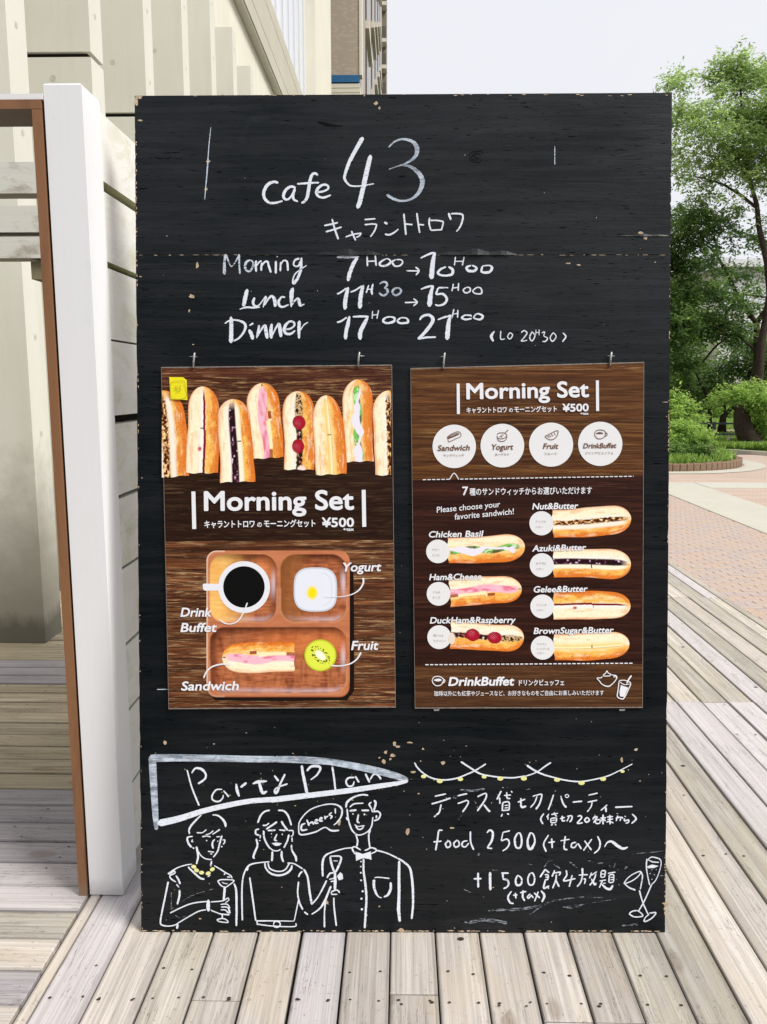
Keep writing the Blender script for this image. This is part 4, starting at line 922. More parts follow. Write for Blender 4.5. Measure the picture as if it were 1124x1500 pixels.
b = MB(); trace('', '', *V9, '''510,38,18 440,32,18 350,60,20 285,110,24 270,170,20; 310,165,14 360,130,16 460,122,12; 282,180,18 295,290,18 330,400,18 380,455,16 430,462,14 500,430,14 545,370,16 560,270,14; 275,270,16 285,305,18; 570,90,22 590,120,26 570,205,18; 545,110,14 520,135,20 545,180,14 555,220,16; 560,215,14 610,210,18 640,240,18 620,290,18 570,312,16; 600,250,18 595,285,20;
308,205,22 385,195,20; 435,200,20 520,200,20; 340,240,28 352,236,30; 460,243,32 478,242,32; 405,240,16 394,320,22 420,332,12; 362,352,14 400,372,10 470,362,14; 375,365,18 400,400,16 435,400,16 462,372,14; 372,450,16 395,520,18 388,590,18; 530,400,24 515,480,18 528,605,18;
335,600,20 350,640,20 370,670,16; 335,600,16 370,590,16 430,625,14; 470,630,14 500,620,16 540,600,16 590,615,18 590,640,16 540,665,14; 345,600,14 250,610,14 130,645,16 50,685,20 20,760,26 22,910,20; 600,628,18 700,655,16 820,710,18 900,760,22 960,830,26 985,1000,28 990,1200,24 975,1365,22; 842,740,26 840,900,30 840,1100,32 835,1250,36 848,1395,28; 460,715,22 460,850,22 480,1000,26 490,1150,24 480,1330,24 472,1465,24;
575,922,8 620,917,12 740,930,14; 572,940,30 570,1010,28 590,1080,24 620,1125,14 655,1138,12; 750,970,26 750,1040,28 720,1105,26 675,1128,14; 100,695,22 115,770,24 150,860,22 190,800,24 215,700,20 100,690,12; 135,740,8 185,742,8; 152,860,26 155,960,32 152,1055,28; 115,1095,18 120,1070,16 175,1055,16 205,1085,18; 110,1100,16 180,1100,14; 65,925,18 100,875,20 140,870,14; 90,940,12 150,925,16; 105,962,14 150,958,16;
65,950,18 0,1080,18; 110,1010,22 60,1130,20 0,1245,18; 50,1180,18 40,1300,16 40,1455,20; 140,1135,16 145,1250,18 168,1440,18''', mb=b)
for q in ([(370, 640), (450, 668), (538, 640), (545, 730), (520, 722), (460, 710), (400, 732), (380, 742)], [(175, 905), (210, 862), (235, 885), (240, 935), (195, 950)]):
    poly(b, [(470 + x / 7.32, 1160 + y / 7.32) for x, y in q], .0012)
for x, y, r_ in ((432, 748, 8), (430, 803, 9), (430, 868, 10), (433, 950, 10), (450, 1067, 12), (437, 1147, 12), (442, 1260, 13)):
    poly(b, ell(470 + x / 7.32, 1160 + y / 7.32, r_ / 7.32, r_ / 7.32, 8), .0012)
b.build('chalk_figure_drawing', M['chalk'], sign, origin=tuple(BL0))
# string of lights
b = MB(); trace('', '', *V10, '45,75,14 80,130,14 150,190,14 230,225,14 330,235,14 430,220,14 510,190,14 600,150,14 700,88,14; 470,68,18 550,120,16 640,175,16 720,195,14 830,210,14 950,215,14 1060,198,12', mb=b)
trace('', '', *V11, '0,202,12 100,165,12 180,110,14 235,75,14; 12,100,20 70,140,18 150,180,16 270,215,14 380,240,14 500,250,14 620,232,12 750,200,12 860,150,10 980,88,9', mb=b, lift=.0010)
b.build('chalk_string_of_lights', M['chalk'], sign, origin=tuple(BL0))
def bulb(u, v, rx, ry):
    q = MB(); poly(q, ell(u, v, rx, ry), .0014); q.build('chalk_bulb', M['chalk_yellow'], sign)
for x, y, r_ in [(130, 203, 24), (278, 245, 28), (466, 228, 25), (684, 206, 23), (832, 222, 28), (1047, 222, 28)]: bulb(600 + x / 6.244, 1105 + y / 6.244, r_ / 6.244, r_ * .7 / 6.244)
for x, y, r_ in [(290, 234, 28), (513, 262, 30), (710, 226, 28), (888, 157, 20)]: bulb(770 + x / 6.244, 1105 + y / 6.244, r_ / 6.244, r_ * .65 / 6.244)
b = MB(); trace('', '', *V10, '''232,385,14 335,362,14; 202,455,16 290,430,14 378,400,16; 290,458,14 272,530,16 225,575,14; 440,380,13 530,360,15; 440,452,14 530,420,14; 530,420,14 540,440,14 520,480,14 485,530,16; 622,390,14 680,362,14 705,365,14 690,420,16 620,520,16; 680,460,16 735,528,20; 735,528,12 738,512,10; 840,335,14 800,415,16; 825,395,14 828,455,14; 865,378,12 930,372,12; 890,345,12 895,400,14 925,405,12; 930,335,12 942,352,12;
855,440,14 848,520,14; 855,440,12 910,440,14 912,515,12; 870,470,10 905,465,10; 870,492,10 905,488,10; 850,515,12 910,510,12; 852,545,12 838,572,14; 892,540,12 912,552,16; 990,440,12 1060,410,14; 1020,400,14 1025,480,20 1070,475,18''', mb=b)
b.build('chalk_text_line', M['chalk'], sign, origin=tuple(BL0)); b = MB()
trace('', '', *V11, '65,385,12 120,370,12 150,372,14 130,450,16 95,505,18; 108,380,12 85,440,12 45,488,12; 258,368,12 235,440,14 208,510,14; 322,380,13 345,450,16 375,488,20; 380,364,9 364,380,9 380,397,9 397,382,9 380,364,9; 430,438,15 520,430,15; 575,375,13 662,355,13; 568,438,13 658,420,13; 610,435,12 600,480,12 565,528,12; 748,462,11 725,485,12 688,515,12; 735,485,20 738,530,16; 820,485,17 980,478,13', mb=b, lift=.0010)
b.build('chalk_text_line', M['chalk'], sign, origin=tuple(BL0))
trace('chalk_text_line', 'chalk', *V11, '''170,540,11 140,590,15 160,640,15; 215,545,12 195,578,15; 206,565,10 206,600,12; 235,552,12 297,540,12; 262,530,12 275,560,12 290,568,12; 232,588,13 232,625,13; 232,588,12 282,584,12 282,622,12; 240,606,10 280,602,10; 232,628,12 282,624,12; 235,652,14 250,636,14; 270,638,14 282,650,14; 315,590,12 362,578,13; 337,562,15 338,608,15 365,606,12; 380,568,13 425,565,13 420,602,15 402,620,14; 400,570,11 378,615,12; 475,570,11 502,562,15 514,582,15 475,630,14 525,627,13; 567,575,13 542,600,15 560,622,15 585,602,15 567,575,11;
640,560,12 615,597,15; 628,578,13 655,575,15 622,628,15; 645,602,12 682,600,13 678,630,12 645,632,12 642,605,12; 685,585,14 738,580,14; 710,550,15 710,642,15; 706,590,12 688,615,13; 715,592,12 736,612,12; 745,575,13 802,570,13; 750,597,12 802,593,12; 772,555,14 775,642,15; 740,622,12 770,612,12; 780,615,12 806,630,13; 825,585,13 870,577,13 866,612,13; 845,560,13 830,612,13; 880,570,12 892,590,13; 905,565,12 920,572,12; 905,585,13 908,610,13 942,600,14 943,622,13 915,632,12; 975,545,12 1012,590,17 970,635,12''')
trace('chalk_text_line', 'chalk', *V10, '''305,697,12 270,700,15 257,780,16 240,880,16; 218,802,13 295,795,13; 362,790,12 330,818,16 346,853,15 374,838,14 370,802,13 345,785,12; 437,785,12 406,815,16 421,850,15 454,833,14 450,797,13 425,785,12; 532,790,12 490,802,15 482,835,15 510,848,13 545,812,12; 558,705,15 560,800,15 588,876,17; 708,720,13 735,694,17 763,720,22 753,790,22 712,856,15; 710,857,14 758,862,15; 855,715,12 920,700,13; 856,715,11 840,790,12; 838,793,12 895,777,15 914,815,15 890,860,14 850,886,12; 990,720,15 963,780,19 977,850,18 1014,853,18 1028,790,19 1014,727,15 990,720,13''')
trace('chalk_text_line', 'chalk', *V11, '''45,715,16 20,790,19 30,858,26 58,860,26 86,800,17 74,738,15 45,715,13; 212,738,13 167,820,15 190,892,17; 208,808,13 270,800,13; 240,770,15 245,860,15; 320,792,11 405,778,11; 365,748,15 354,858,15 385,874,15; 465,805,12 427,816,15 420,848,15 450,852,13 475,817,12; 480,815,15 512,868,15; 540,790,13 605,878,15; 608,775,13 530,882,13; 660,750,13 683,810,17 670,870,14 628,908,12; 722,850,8 750,808,15 790,800,24 840,836,28 890,863,26 938,850,12''')
b = MB(); trace('', '', *V12, '''88,235,17 160,232,17; 128,178,19 130,315,19; 238,172,25 240,340,23; 340,182,15 410,182,15; 355,185,19 357,232,17; 352,236,14 395,246,19 409,280,17 390,311,15 360,325,17; 490,200,15 472,250,17 486,293,21 523,280,17 525,230,15 490,200,13; 605,182,15 584,235,15 597,287,15 634,283,15 646,230,15 630,185,15 605,182,13;
745,145,15 695,220,17; 745,150,13 780,180,17; 738,197,14 768,200,14 765,238,14 738,243,12; 742,218,10 768,220,10; 744,245,17 730,320,17 780,298,15; 765,300,12 775,326,17; 830,155,13 805,215,15; 820,182,12 880,175,15 870,205,12; 845,195,15 838,250,15 810,322,14; 840,245,14 870,308,18; 935,155,17 940,200,15 914,253,15 1020,232,13; 990,200,13 962,308,15''', mb=b)
b.build('chalk_text_line', M['chalk'], sign, origin=tuple(BL0)); b = MB()
trace('', '', *V13, '''170,230,24 172,300,22; 130,305,13 230,300,15; 172,310,17 152,380,17 112,430,15; 178,345,12 202,350,17 192,400,14; 268,278,15 245,340,15; 262,310,13 325,268,13; 315,290,15 290,360,17 247,415,17; 265,345,14 300,402,26 318,388,17; 370,265,15 365,330,15; 370,260,15 412,262,15 406,325,15; 370,295,11 408,293,11; 368,330,13 408,325,13; 352,367,13 422,357,13; 385,360,15 350,440,15; 388,395,12 420,390,12; 375,400,15 420,443,24 465,453,28 495,412,18; 440,287,13 525,272,13; 455,305,15 452,385,15; 455,305,13 500,302,15 500,380,15; 465,330,11 500,328,11; 465,354,11 500,352,11; 455,387,13 500,380,13''', mb=b, lift=.0010)
b.build('chalk_text_line', M['chalk'], sign, origin=tuple(BL0))
trace('chalk_text_line', 'chalk', *V12, '435,347,13 402,400,17 420,450,19 455,462,14; 448,385,14 490,382,14; 470,362,15 475,415,15; 512,362,13 570,350,15; 540,338,15 537,400,18 556,438,15; 607,370,13 580,400,15 592,412,15 615,385,13; 612,380,13 636,410,15; 640,362,14 695,410,16; 680,350,13 645,442,13; 705,342,15 735,390,22 712,448,14')
b = MB(); trace('', '', *V13, '''855,130,14 850,220,14 865,320,12 885,412,14; 860,150,10 900,115,12 960,122,14 1000,145,12 1005,200,10 980,290,9 945,365,10 905,405,12; 870,145,10 920,165,14 985,170,12; 905,250,10 912,247,10; 950,252,10 958,248,10; 883,292,9 895,288,9; 930,302,9 940,298,9; 905,352,10 914,347,10; 905,405,14 865,500,14 815,605,14 765,690,14; 665,715,14 700,690,14 750,680,14; 750,680,12 790,705,12 812,738,14 760,750,14 710,745,14 665,715,16;
610,400,14 640,350,12 700,300,12 785,265,12 770,310,12 700,365,12 610,400,12; 790,265,14 808,310,14 800,380,14 785,458,12; 620,400,12 670,440,16 735,465,18; 775,465,18 800,560,14 830,640,14 870,725,14; 880,710,14 950,705,14 910,760,14 850,795,14 825,795,16 840,755,12 880,720,12''', mb=b)
poly(b, [(830 + x / 7.25, 1240 + y / 7.25) for x, y in [(850, 215), (910, 193), (980, 208), (930, 230), (870, 232)]], .0012)
b.build('chalk_glasses_drawing', M['chalk'], sign, origin=tuple(BL0))
trace('chalk_smudge', 'chalk_faint', *V12, '0,640,30 200,610,34 400,640,30; 220,530,20 380,515,26 520,512,30 740,470,16; 600,560,14 800,440,12 1100,400,12; 260,155,9 320,148,14; 730,130,12 780,70,14 810,75,12; 580,95,9 630,110,9; 820,100,12 880,140,10; 960,80,10 1040,130,12; 0,330,9 60,360,9; 900,490,10 1000,500,12 1110,460,10')
trace('chalk_smudge', 'chalk_faint', *V10, '465,325,16 580,335,22 690,315,16; 450,595,18 490,545,12; 610,490,18; 1060,320,14 1105,318,14; 895,305,12 925,300,12; 400,400,40 440,385,30; 630,930,20 640,900,16')
trace('chalk_smudge', 'chalk_faint', *V13, '30,160,14 110,220,16; 230,150,12 290,165,12; 330,180,12 390,175,12; 450,190,12 470,230,12; 520,180,14 500,230,12; 620,240,26 650,210,20; 700,80,8 1040,50,8; 0,640,8 300,595,8 520,560,8; 150,540,10 400,545,10; 590,840,20 760,830,24; 980,315,8 1030,310,8')

# paint chips, splits and scratches
b = MB(); k = 0
def chip(u, v, rx, ry, seed=None):
    global k; n = 9; k += 1
    poly(b, [(u + rx * math.cos(6.283 * i / n) * rnd.uniform(.55, 1.25), v + ry * math.sin(6.283 * i / n) * rnd.uniform(.55, 1.25)) for i in range(n)], .0004 + k * 1e-6)
for c in [(305, 236, 3, 2.5), (302, 277, 2.5, 2), (289, 388, 3, 5), (281, 434, 4.5, 3.5), (277, 455, 1.5, 3), (242, 1088, 3, 3.5), (578, 1090, 3, 5), (583, 1094, 4, 2), (600, 1088, 5, 1.5), (565, 1102, 3, 3), (575, 1107, 4, 2.5), (562, 1116, 3, 3), (572, 1112, 2, 2), (556, 1110, 1.5, 1.5), (605, 1131, 4, 2), (620, 1097, 2, 2),
          (597, 1218, 3, 6), (649, 1117.5, 3.2, 2.8), (662.5, 1213, 4, 1.8), (911, 1113, 2, 4), (932, 1098, 3, 2), (939, 341, 4, 2), (946, 348, 3, 4), (833, 385.5, 4, 1), (848, 388, 3, 1), (588, 1363, 6, 3.5), (293, 1346, 2.5, 1.2), (497, 1205, 3, 5), (478, 1322, 3, 4), (976, 1324, 6, 3.5), (974, 1331, 2, 3),
          (537, 1341, 1.6, 1.6), (556, 1328, 1.4, 1.4), (1, 1, 0, 0), (551, 151, 3, 3), (556, 158, 1.5, 2.5), (200, 148, 3, 7), (204, 142, 6, 3), (205, 176, 4, 1.5), (960, 384, 2, 1)]:
    if c[2]: chip(*c)
for i in range(150):
    u = rnd.uniform(212, 970); v = rnd.choice([rnd.uniform(145, 1360), rnd.uniform(1050, 1360), rnd.uniform(1100, 1200)]); r_ = rnd.uniform(.35, .9); chip(u, v, r_ * rnd.choice([1, 1, 2]), r_)
for i in range(60):
    v = rnd.choice([rnd.uniform(150, 1360), rnd.uniform(230, 420), rnd.uniform(1150, 1362)]); chip(200.2 + (v - 373) * .0079 + rnd.random() * .8, v, rnd.uniform(.3, 1.0), rnd.uniform(.5, 2.2))
for i in range(60):
    v = rnd.choice([rnd.uniform(150, 1360), rnd.uniform(590, 660), rnd.uniform(1180, 1362)]); chip(982.3 - (v - 373) * .0080 - rnd.random() * .8, v, rnd.uniform(.3, 1.0), rnd.uniform(.5, 2.4))
for i in range(90): chip(rnd.uniform(210, 972), 1364.6 - rnd.random() * 1.2, rnd.uniform(.8, 5), rnd.uniform(.5, 1.1))
for i in range(26): chip(rnd.uniform(205, 980), 140.4 - rnd.random() * 2 + (0 if i < 12 else -1), rnd.uniform(.8, 4), rnd.uniform(.4, .9))
for (a, c_) in ((203, 300), (300, 420), (540, 600), (640, 810), (820, 975)):  # pale dashes on the joint: chips, with its highlights put into their colour
    q = a
    while q < c_:
        L = rnd.uniform(2, 12); chip(q + L / 2, 373.3 + rnd.uniform(-.3, .3), L / 2, rnd.uniform(.22, .5)); q += L + rnd.uniform(1, 16)
for u, v, r_ in ((206, 405, 2.5), (208, 700, 1), (975, 589, 5), (977, 610, 1.2)): chip(u, v, r_, .7)
b.build('paint_chips', M['bare'], sign, origin=tuple(BL0), kind='stuff')
trace('scratch', 'chalk_worn', 0, 0, 1, '309,186,1.1 306,215,1.3 304,245,2 300,292,1.2; 813,214,1.2 813,241,1.2; 230,1010,1 330,1009,1')
# lifted veneer along the joint
def splinter(u0, u1, v, h, out):
    n = 14; vs = []; 
    for i in range(n + 1):
        t = i / n; u = u0 + (u1 - u0) * t; s_ = math.sin(math.pi * t) ** .7; s_ *= (.75 + .25 * math.sin(t * 17))
        vs += [P(u, v - h * s_ - .4, .0003), P(u, v + .2, .0003 + out * s_), P(u, v + .5, .0002)]
    return MB().add(vs, [f for i in range(n) for f in ((3 * i, 3 * i + 1, 3 * i + 4, 3 * i + 3), (3 * i + 1, 3 * i + 2, 3 * i + 5, 3 * i + 4))]).build('lifted_veneer', M['board'], sign, origin=tuple(BL0))
splinter(352, 455, 373, 5, .003); splinter(462, 560, 373, 9, .006); splinter(640, 760, 373, 9, .006); splinter(905, 982, 345.5, 3, .003)
# knot
b = MB()
for r_, w_ in ((3, 1.6), (6, 1.3), (9.5, 1.2)):
    pts = [(698 + r_ * 1.15 * math.cos(t) + rnd.uniform(-.8, .8), 229 + r_ * .9 * math.sin(t) + rnd.uniform(-.7, .7), w_) for t in np.linspace(rnd.random(), 5.2 + rnd.random(), 12)]
    ribbon(b, pts, .0003)
ribbon(b, [(465, 178, 2), (478, 182, 5), (492, 184, 2.5), (502, 184, 1.5)], .0003); ribbon(b, [(905, 343, 1), (940, 344, 1.5), (982, 346, 2)], .0004)
b.build('dark_knot_and_splits', flat('dark_split', (.004, .004, .005), .9, .1), sign, origin=tuple(BL0), kind='stuff')

# ------------------------------------------------------------------ posters
def ink(name, rough=.42, noise=0):
    g = NG(name); at = g.n('ShaderNodeVertexColor', layer_name='Col'); return g.fin(at.outputs[0], rough, .12)
M['ink'] = ink('printed_ink')
M['ink_white'] = flat('white_print', (.80, .80, .84), .42, .12)
M['ink_brown'] = flat('brown_print', (.16, .075, .04), .42, .12)
M['ink_pale'] = flat('pale_brown_print', (.42, .37, .35), .42, .12)
M['ink_disc'] = flat('white_disc_print', (.78, .78, .79), .42, .12)
def wood_print(name, stops, gold, gamt, fade=None, scale=(3, 3, 85), tilt=0.):
    g = NG(name); tcn = g.n('ShaderNodeTexCoord'); mp = g.n('ShaderNodeMapping'); mp.inputs['Scale'].default_value = scale; mp.inputs['Rotation'].default_value = (0, tilt, 0)
    g.l(tcn.outputs['Object'], mp.inputs['Vector']); v = mp.outputs[0]
    n1 = g.noise(v, 1.3, 9, .68, .8); c = g.ramp(n1, stops)
    mp2 = g.n('ShaderNodeMapping'); mp2.inputs['Scale'].default_value = (scale[0] * 3.2, 5, scale[2] * 2.6); mp2.inputs['Rotation'].default_value = (0, tilt, 0); g.l(tcn.outputs['Object'], mp2.inputs['Vector'])
    n2 = g.noise(mp2.outputs[0], 1.5, 6, .75, .5); n3 = g.noise(v, .35, 4, .6)
    a = g.math('MULTIPLY', g.ramp(n2, [(.52, 0.), (.62, 1.)]), g.ramp(n3, [(.4, .15), (.65, 1.)]))
    c = g.mix(g.math('MULTIPLY', a, gamt), c, gold)
    if fade:
        sp = g.n('ShaderNodeSeparateXYZ'); g.l(tcn.outputs['Object'], sp.inputs[0])
        mr = g.n('ShaderNodeMapRange'); g.l(sp.outputs['Z'], mr.inputs[0]); mr.inputs[1].default_value = fade[0]; mr.inputs[2].default_value = fade[1]
        c = g.mix(g.math('MULTIPLY', mr.outputs[0], .82), c, (.012, .006, .004))
    return g.fin(c, .36, .16)
def plate(name, quad, mat, parent, o0, o1=None):
    vs = [P(u, v, o1 if o1 is not None else o0) for u, v in quad]
    if o1 is None: return MB().add(vs, [(0, 1, 2, 3)]).build(name, mat, parent, origin=tuple(vs[3]))
    vs += [P(u, v, o0) for u, v in quad]
    return MB().add(vs, [(0, 1, 2, 3), (7, 6, 5, 4), (0, 4, 5, 1), (1, 5, 6, 2), (2, 6, 7, 3), (3, 7, 4, 0)]).build(name, mat, parent, origin=tuple(vs[3]))
LO = .0070
pL = thing('poster', tuple(P(413, 1037, .004)), 'left hanging poster: row of sandwiches over a wooden tray with coffee, yogurt and kiwi', 'poster', rot=BM)
pR = thing('poster', tuple(P(775, 1038, .004)), 'right hanging poster: dark wood menu with four white circles and seven labelled sandwiches', 'poster', rot=BM)
QL = [(236, 537.5), (574.5, 534), (580, 1036.5), (247, 1039)]
QR = [(601.5, 539), (944, 530), (942, 1037), (608, 1038)]
Medge = flat('poster_edge', (.30, .26, .23), .6, .2, 0, .5, 120)
plate('backing_panel', QL, Medge, pL, .0022, LO - .0002); plate('backing_panel', QR, Medge, pR, .0022, LO - .0002)
def lerpq(Q, s, t):
    a = np.array(Q[0]) * (1 - s) + np.array(Q[1]) * s; c_ = np.array(Q[3]) * (1 - s) + np.array(Q[2]) * s; return tuple(a * (1 - t) + c_ * t)
def sub(Q, t0, t1, inset=.002): return [lerpq(Q, inset, t0), lerpq(Q, 1 - inset, t0), lerpq(Q, 1 - inset, t1), lerpq(Q, inset, t1)]
tL = (793 - 537) / 502
zpx = .00158
plate('printed_wood_background', sub(QL, .003, tL), wood_print('print_dark_planks', [(.3, (.018, .005, .003)), (.5, (.065, .018, .009)), (.74, (.18, .065, .03))], (.60, .36, .16), .95, fade=((793 - 605) * zpx, (793 - 690) * zpx), tilt=R(-1)), pL, LO)
plate('printed_wood_background', sub(QL, tL, .997), wood_print('print_aged_planks', [(.3, (.016, .006, .004)), (.48, (.075, .024, .011)), (.62, (.20, .07, .026)), (.76, (.36, .17, .07))], (.78, .52, .26), .85, tilt=R(-2.5), scale=(2.6, 3, 80)), pL, LO)
s1, s2 = (702 - 537) / 500, (974 - 537) / 500
plate('printed_wood_background', sub(QR, .003, s1), wood_print('print_oak', [(.28, (.022, .008, .004)), (.5, (.085, .03, .010)), (.74, (.24, .10, .03))], (.40, .23, .09), .6, scale=(2.2, 3, 95), tilt=R(-1.5)), pR, LO)
plate('printed_wood_background', sub(QR, s1, s2), wood_print('print_walnut', [(.3, (.012, .004, .003)), (.5, (.028, .009, .006)), (.75, (.07, .022, .013))], (.13, .05, .03), .5, scale=(2.2, 3, 70), tilt=R(-1)), pR, LO)
plate('printed_wood_background', sub(QR, s2, .997), wood_print('print_oak_lower', [(.28, (.026, .010, .006)), (.5, (.07, .028, .012)), (.74, (.18, .08, .03))], (.32, .18, .08), .5, scale=(2.2, 3, 95), tilt=R(1)), pR, LO)

def vnoise(x, y, seed=0, oct=3):
    """value noise on arrays"""
    r = np.random.default_rng(seed); T = r.random((64, 64)); o = np.zeros_like(x); a = 1; s_ = 0
    for k in range(oct):
        X = x * 2 ** k + 13.7 * k; Y = y * 2 ** k + 7.3 * k; xi = np.floor(X).astype(int); yi = np.floor(Y).astype(int); fx = X - xi; fy = Y - yi
        fx = fx * fx * (3 - 2 * fx); fy = fy * fy * (3 - 2 * fy)
        g_ = lambda i, j: T[(xi + i) % 64, (yi + j) % 64]
        o += a * ((g_(0, 0) * (1 - fx) + g_(1, 0) * fx) * (1 - fy) + (g_(0, 1) * (1 - fx) + g_(1, 1) * fx) * fy); s_ += a; a *= .55
    return o / s_
def S3(c): return np.array(srgb(*c))
def mixc(a, b, t): t = np.clip(t, 0, 1)[..., None]; return a * (1 - t) + b * t
def sst(a, b, x): t = np.clip((x - a) / (b - a), 0, 1); return t * t * (3 - 2 * t)
CREAM, GOLD, CRUST, WHITE_, DARKC = S3((255, 240, 205)), S3((253, 196, 98)), S3((226, 122, 44)), S3((250, 245, 235)), S3((60, 25, 18))
def gridmesh(name, U, Vv, col, parent, lift):
    n, m = U.shape; vs = PV(U, Vv, lift)
    fs = [(i * m + j, i * m + j + 1, (i + 1) * m + j + 1, (i + 1) * m + j) for i in range(n - 1) for j in range(m - 1)]
    b = MB().add(vs, fs); b.c.append(np.clip(col.reshape(-1, 3), 0, .95)); b_ = b.build(name, M['ink'], parent, origin=tuple(vs[0])); return b_
def sandwich(kind, p0, p1, width, parent, lift, seed, flip=1, clip=None, hot=.0, taper=.3):
    """printed baguette from cut end p0 to rounded tip p1"""
    p0 = np.array(p0, float); p1 = np.array(p1, float); L = np.linalg.norm(p1 - p0); ax = (p1 - p0) / L; sd = np.array([-ax[1], ax[0]]) * flip
    n, m = int(L / .8), int(width / .55); u = np.linspace(0, 1, n)[:, None] * np.ones((1, m)); s_ = np.linspace(-1, 1, m)[None, :] * np.ones((n, 1))
    u = 1 - (1 - u) ** 1.25
    x = u * L
    tip = taper * L; t = np.clip((x - (L - tip)) / tip, 0, 1); prof = np.sqrt(np.clip(1 - t ** 2.6, 0, 1))
    r = np.random.default_rng(seed); ph = r.random(4) * 6.28
    wav = 1 + .035 * np.sin(x / L * 5 + ph[0]) + .015 * np.sin(x / L * 13 + ph[1]); hw = width / 2 * prof * wav
    ctr = width * .03 * np.sin(x / L * 4 + ph[2])
    px_ = p0[0] + ax[0] * x + sd[0] * (s_ * hw + ctr); py_ = p0[1] + ax[1] * x + sd[1] * (s_ * hw + ctr)
    endj = (1 - u) ** 30 * .7 * np.sin(s_ * 7 + ph[3]); px_ += ax[0] * endj; py_ += ax[1] * endj
    if clip: px_ = np.clip(px_, clip[0], clip[1])
    y = s_ * width / 2
    nz = vnoise(x / 9, y / 5 + 9, seed, 3); nf = vnoise(x / 2.2, y / 2.2, seed + 5, 2)
    # left loaf half catches the light, right half is toasted
    sl = np.clip(.42 + s_ * .72 + (nz - .5) * .8 + hot, 0, 1)
    c = mixc(CREAM, GOLD, sst(.12, .62, sl)); c = mixc(c, CRUST, sst(.62, 1.18, sl + .35 * np.abs(s_) ** 6))
    c = mixc(c, CRUST, sst(.78, 1.05, np.abs(s_)) * .75 + (prof < .75) * .12); c = c * (1 + (nf - .5)[..., None] * .24)
    fl_ = vnoise(x / 18, y / 3.0 + 40, seed + 21, 3); c = mixc(c, S3((255, 244, 214)), sst(.58, .76, fl_) * .38); c = mixc(c, S3((232, 132, 52)), sst(.44, .28, fl_) * .35); c = mixc(c, S3((170, 84, 36)), sst(.74, .82, vnoise(x / 1.1, y / 1.1, seed + 31, 1)) * sst(.3, .9, sl) * .5)
    c = mixc(c, S3((150, 70, 30)), sst(.93, 1.05, np.abs(s_)) * .6)
    lips = lambda a, w_: np.exp(-((s_ - a) / w_) ** 2)
    ends = sst(1.0, .86, u)      # the filling stops short of the tip
    def band(a, b_, cc, soft=.03, k=1.): 
        nonlocal c; c = mixc(c, cc, sst(a - soft, a + soft, s_) * sst(b_ + soft, b_ - soft, s_) * ends * k)
    jg = (vnoise(x / 3.5, y * 0 + 3, seed + 9, 2) - .5)
    if kind == 'jelly':
        band(-.28, .12, WHITE_, .1, .8); band(-.2, .0 + .0 * u, WHITE_, .01)
        c = mixc(c, S3((120, 10, 35)), sst(.085, .055, np.abs(s_ - .05 - .05 * (u < .5) + .05 * jg)) * ends)
        c = mixc(c, S3((200, 60, 90)), sst(.16, .05, np.hypot((u - .28) * 4, s_ + .18)))
        c = mixc(c, S3((120, 90, 70)), (np.abs(u - .52) < .006) * ((s_ > -.2) & (s_ < .02)))
        c = mixc(c, S3((225, 190, 120)), sst(.02, .0, np.abs(s_ + .22)) * .6 * ends)
    elif kind == 'azuki':
        band(-.55, .3, WHITE_, .14, .75)
        lump = vnoise(x / 4.2, y / 3.6, seed + 3, 2); band(-.32 + 0 * u, .10, S3((38, 14, 22)), .05)
        inside = sst(-.36, -.28, s_) * sst(.13, .06, s_) * ends
        c = mixc(c, S3((120, 60, 85)), inside * sst(.55, .75, lump)); c = mixc(c, S3((225, 205, 230)), inside * sst(.72, .8, lump))
        band(.12, .38, S3((252, 243, 215)), .015); c = mixc(c, S3((90, 70, 40)), (np.abs(u - .49) < .007) * ((s_ > .08) & (s_ < .34))); c = mixc(c, S3((150, 120, 70)), sst(.02, .0, np.abs(s_ - .34)) * .5 * ends)
    elif kind == 'ham':
        band(-.5, .1, WHITE_, .12, .35); pk = vnoise(x / 14, y / 5, seed + 2, 2)
        a0, b0 = -.34, .22 - .12 * (u < .5)
        h = sst(a0 - .03, a0 + .03, s_ - .08 * np.sin(u * 9)) * sst(b0 + .03, b0 - .03, s_ - .08 * np.sin(u * 9)) * sst(.98, .9, u)
        c = mixc(c, mixc(S3((246, 190, 205)), S3((232, 120, 150)), sst(.45, .8, pk)), h)
        ch = ((s_ > b0) & (s_ < b0 + .22) & (u > .12) & (u < .52)); c = mixc(c, S3((255, 236, 190)), ch * 1.)
        c = mixc(c, S3((150, 50, 25)), ((s_ > b0) & (s_ < b0 + .2) & (u >= .52) & (u < .62)) * .9); c = mixc(c, S3((150, 50, 25)), ((s_ > b0 - .02) & (s_ < b0 + .2) & (u < .11)) * .8)
        c = mixc(c, DARKC, sst(.1, .05, np.abs(s_ + .02)) * sst(.95, .965, u))
    elif kind == 'duck':
        band(-.6, -.1, WHITE_, .15, .6); sp = vnoise(x / 1.8, y / 1.8, seed + 1, 2); ins = sst(-.24, -.16, s_ + jg * .1) * sst(.22, .14, s_ + jg * .12)
        c = mixc(c, S3((45, 20, 16)), ins * sst(.72, .62, u)); c = mixc(c, S3((190, 110, 95)), ins * sst(.6, .75, vnoise(x / 4, y / 3, seed + 6, 2)) * sst(.72, .62, u)); c = mixc(c, S3((245, 222, 205)), ins * sst(.68, .78, vnoise(x / 3, y / 3, seed + 7, 2)))
        pp = sst(-.3, -.15, s_) * sst(.35, .2, s_) * sst(.66, .72, u) * sst(1., .95, u); c = mixc(c, S3((200, 160, 110)), pp * .8); c = mixc(c, S3((35, 22, 15)), pp * sst(.5, .6, sp))
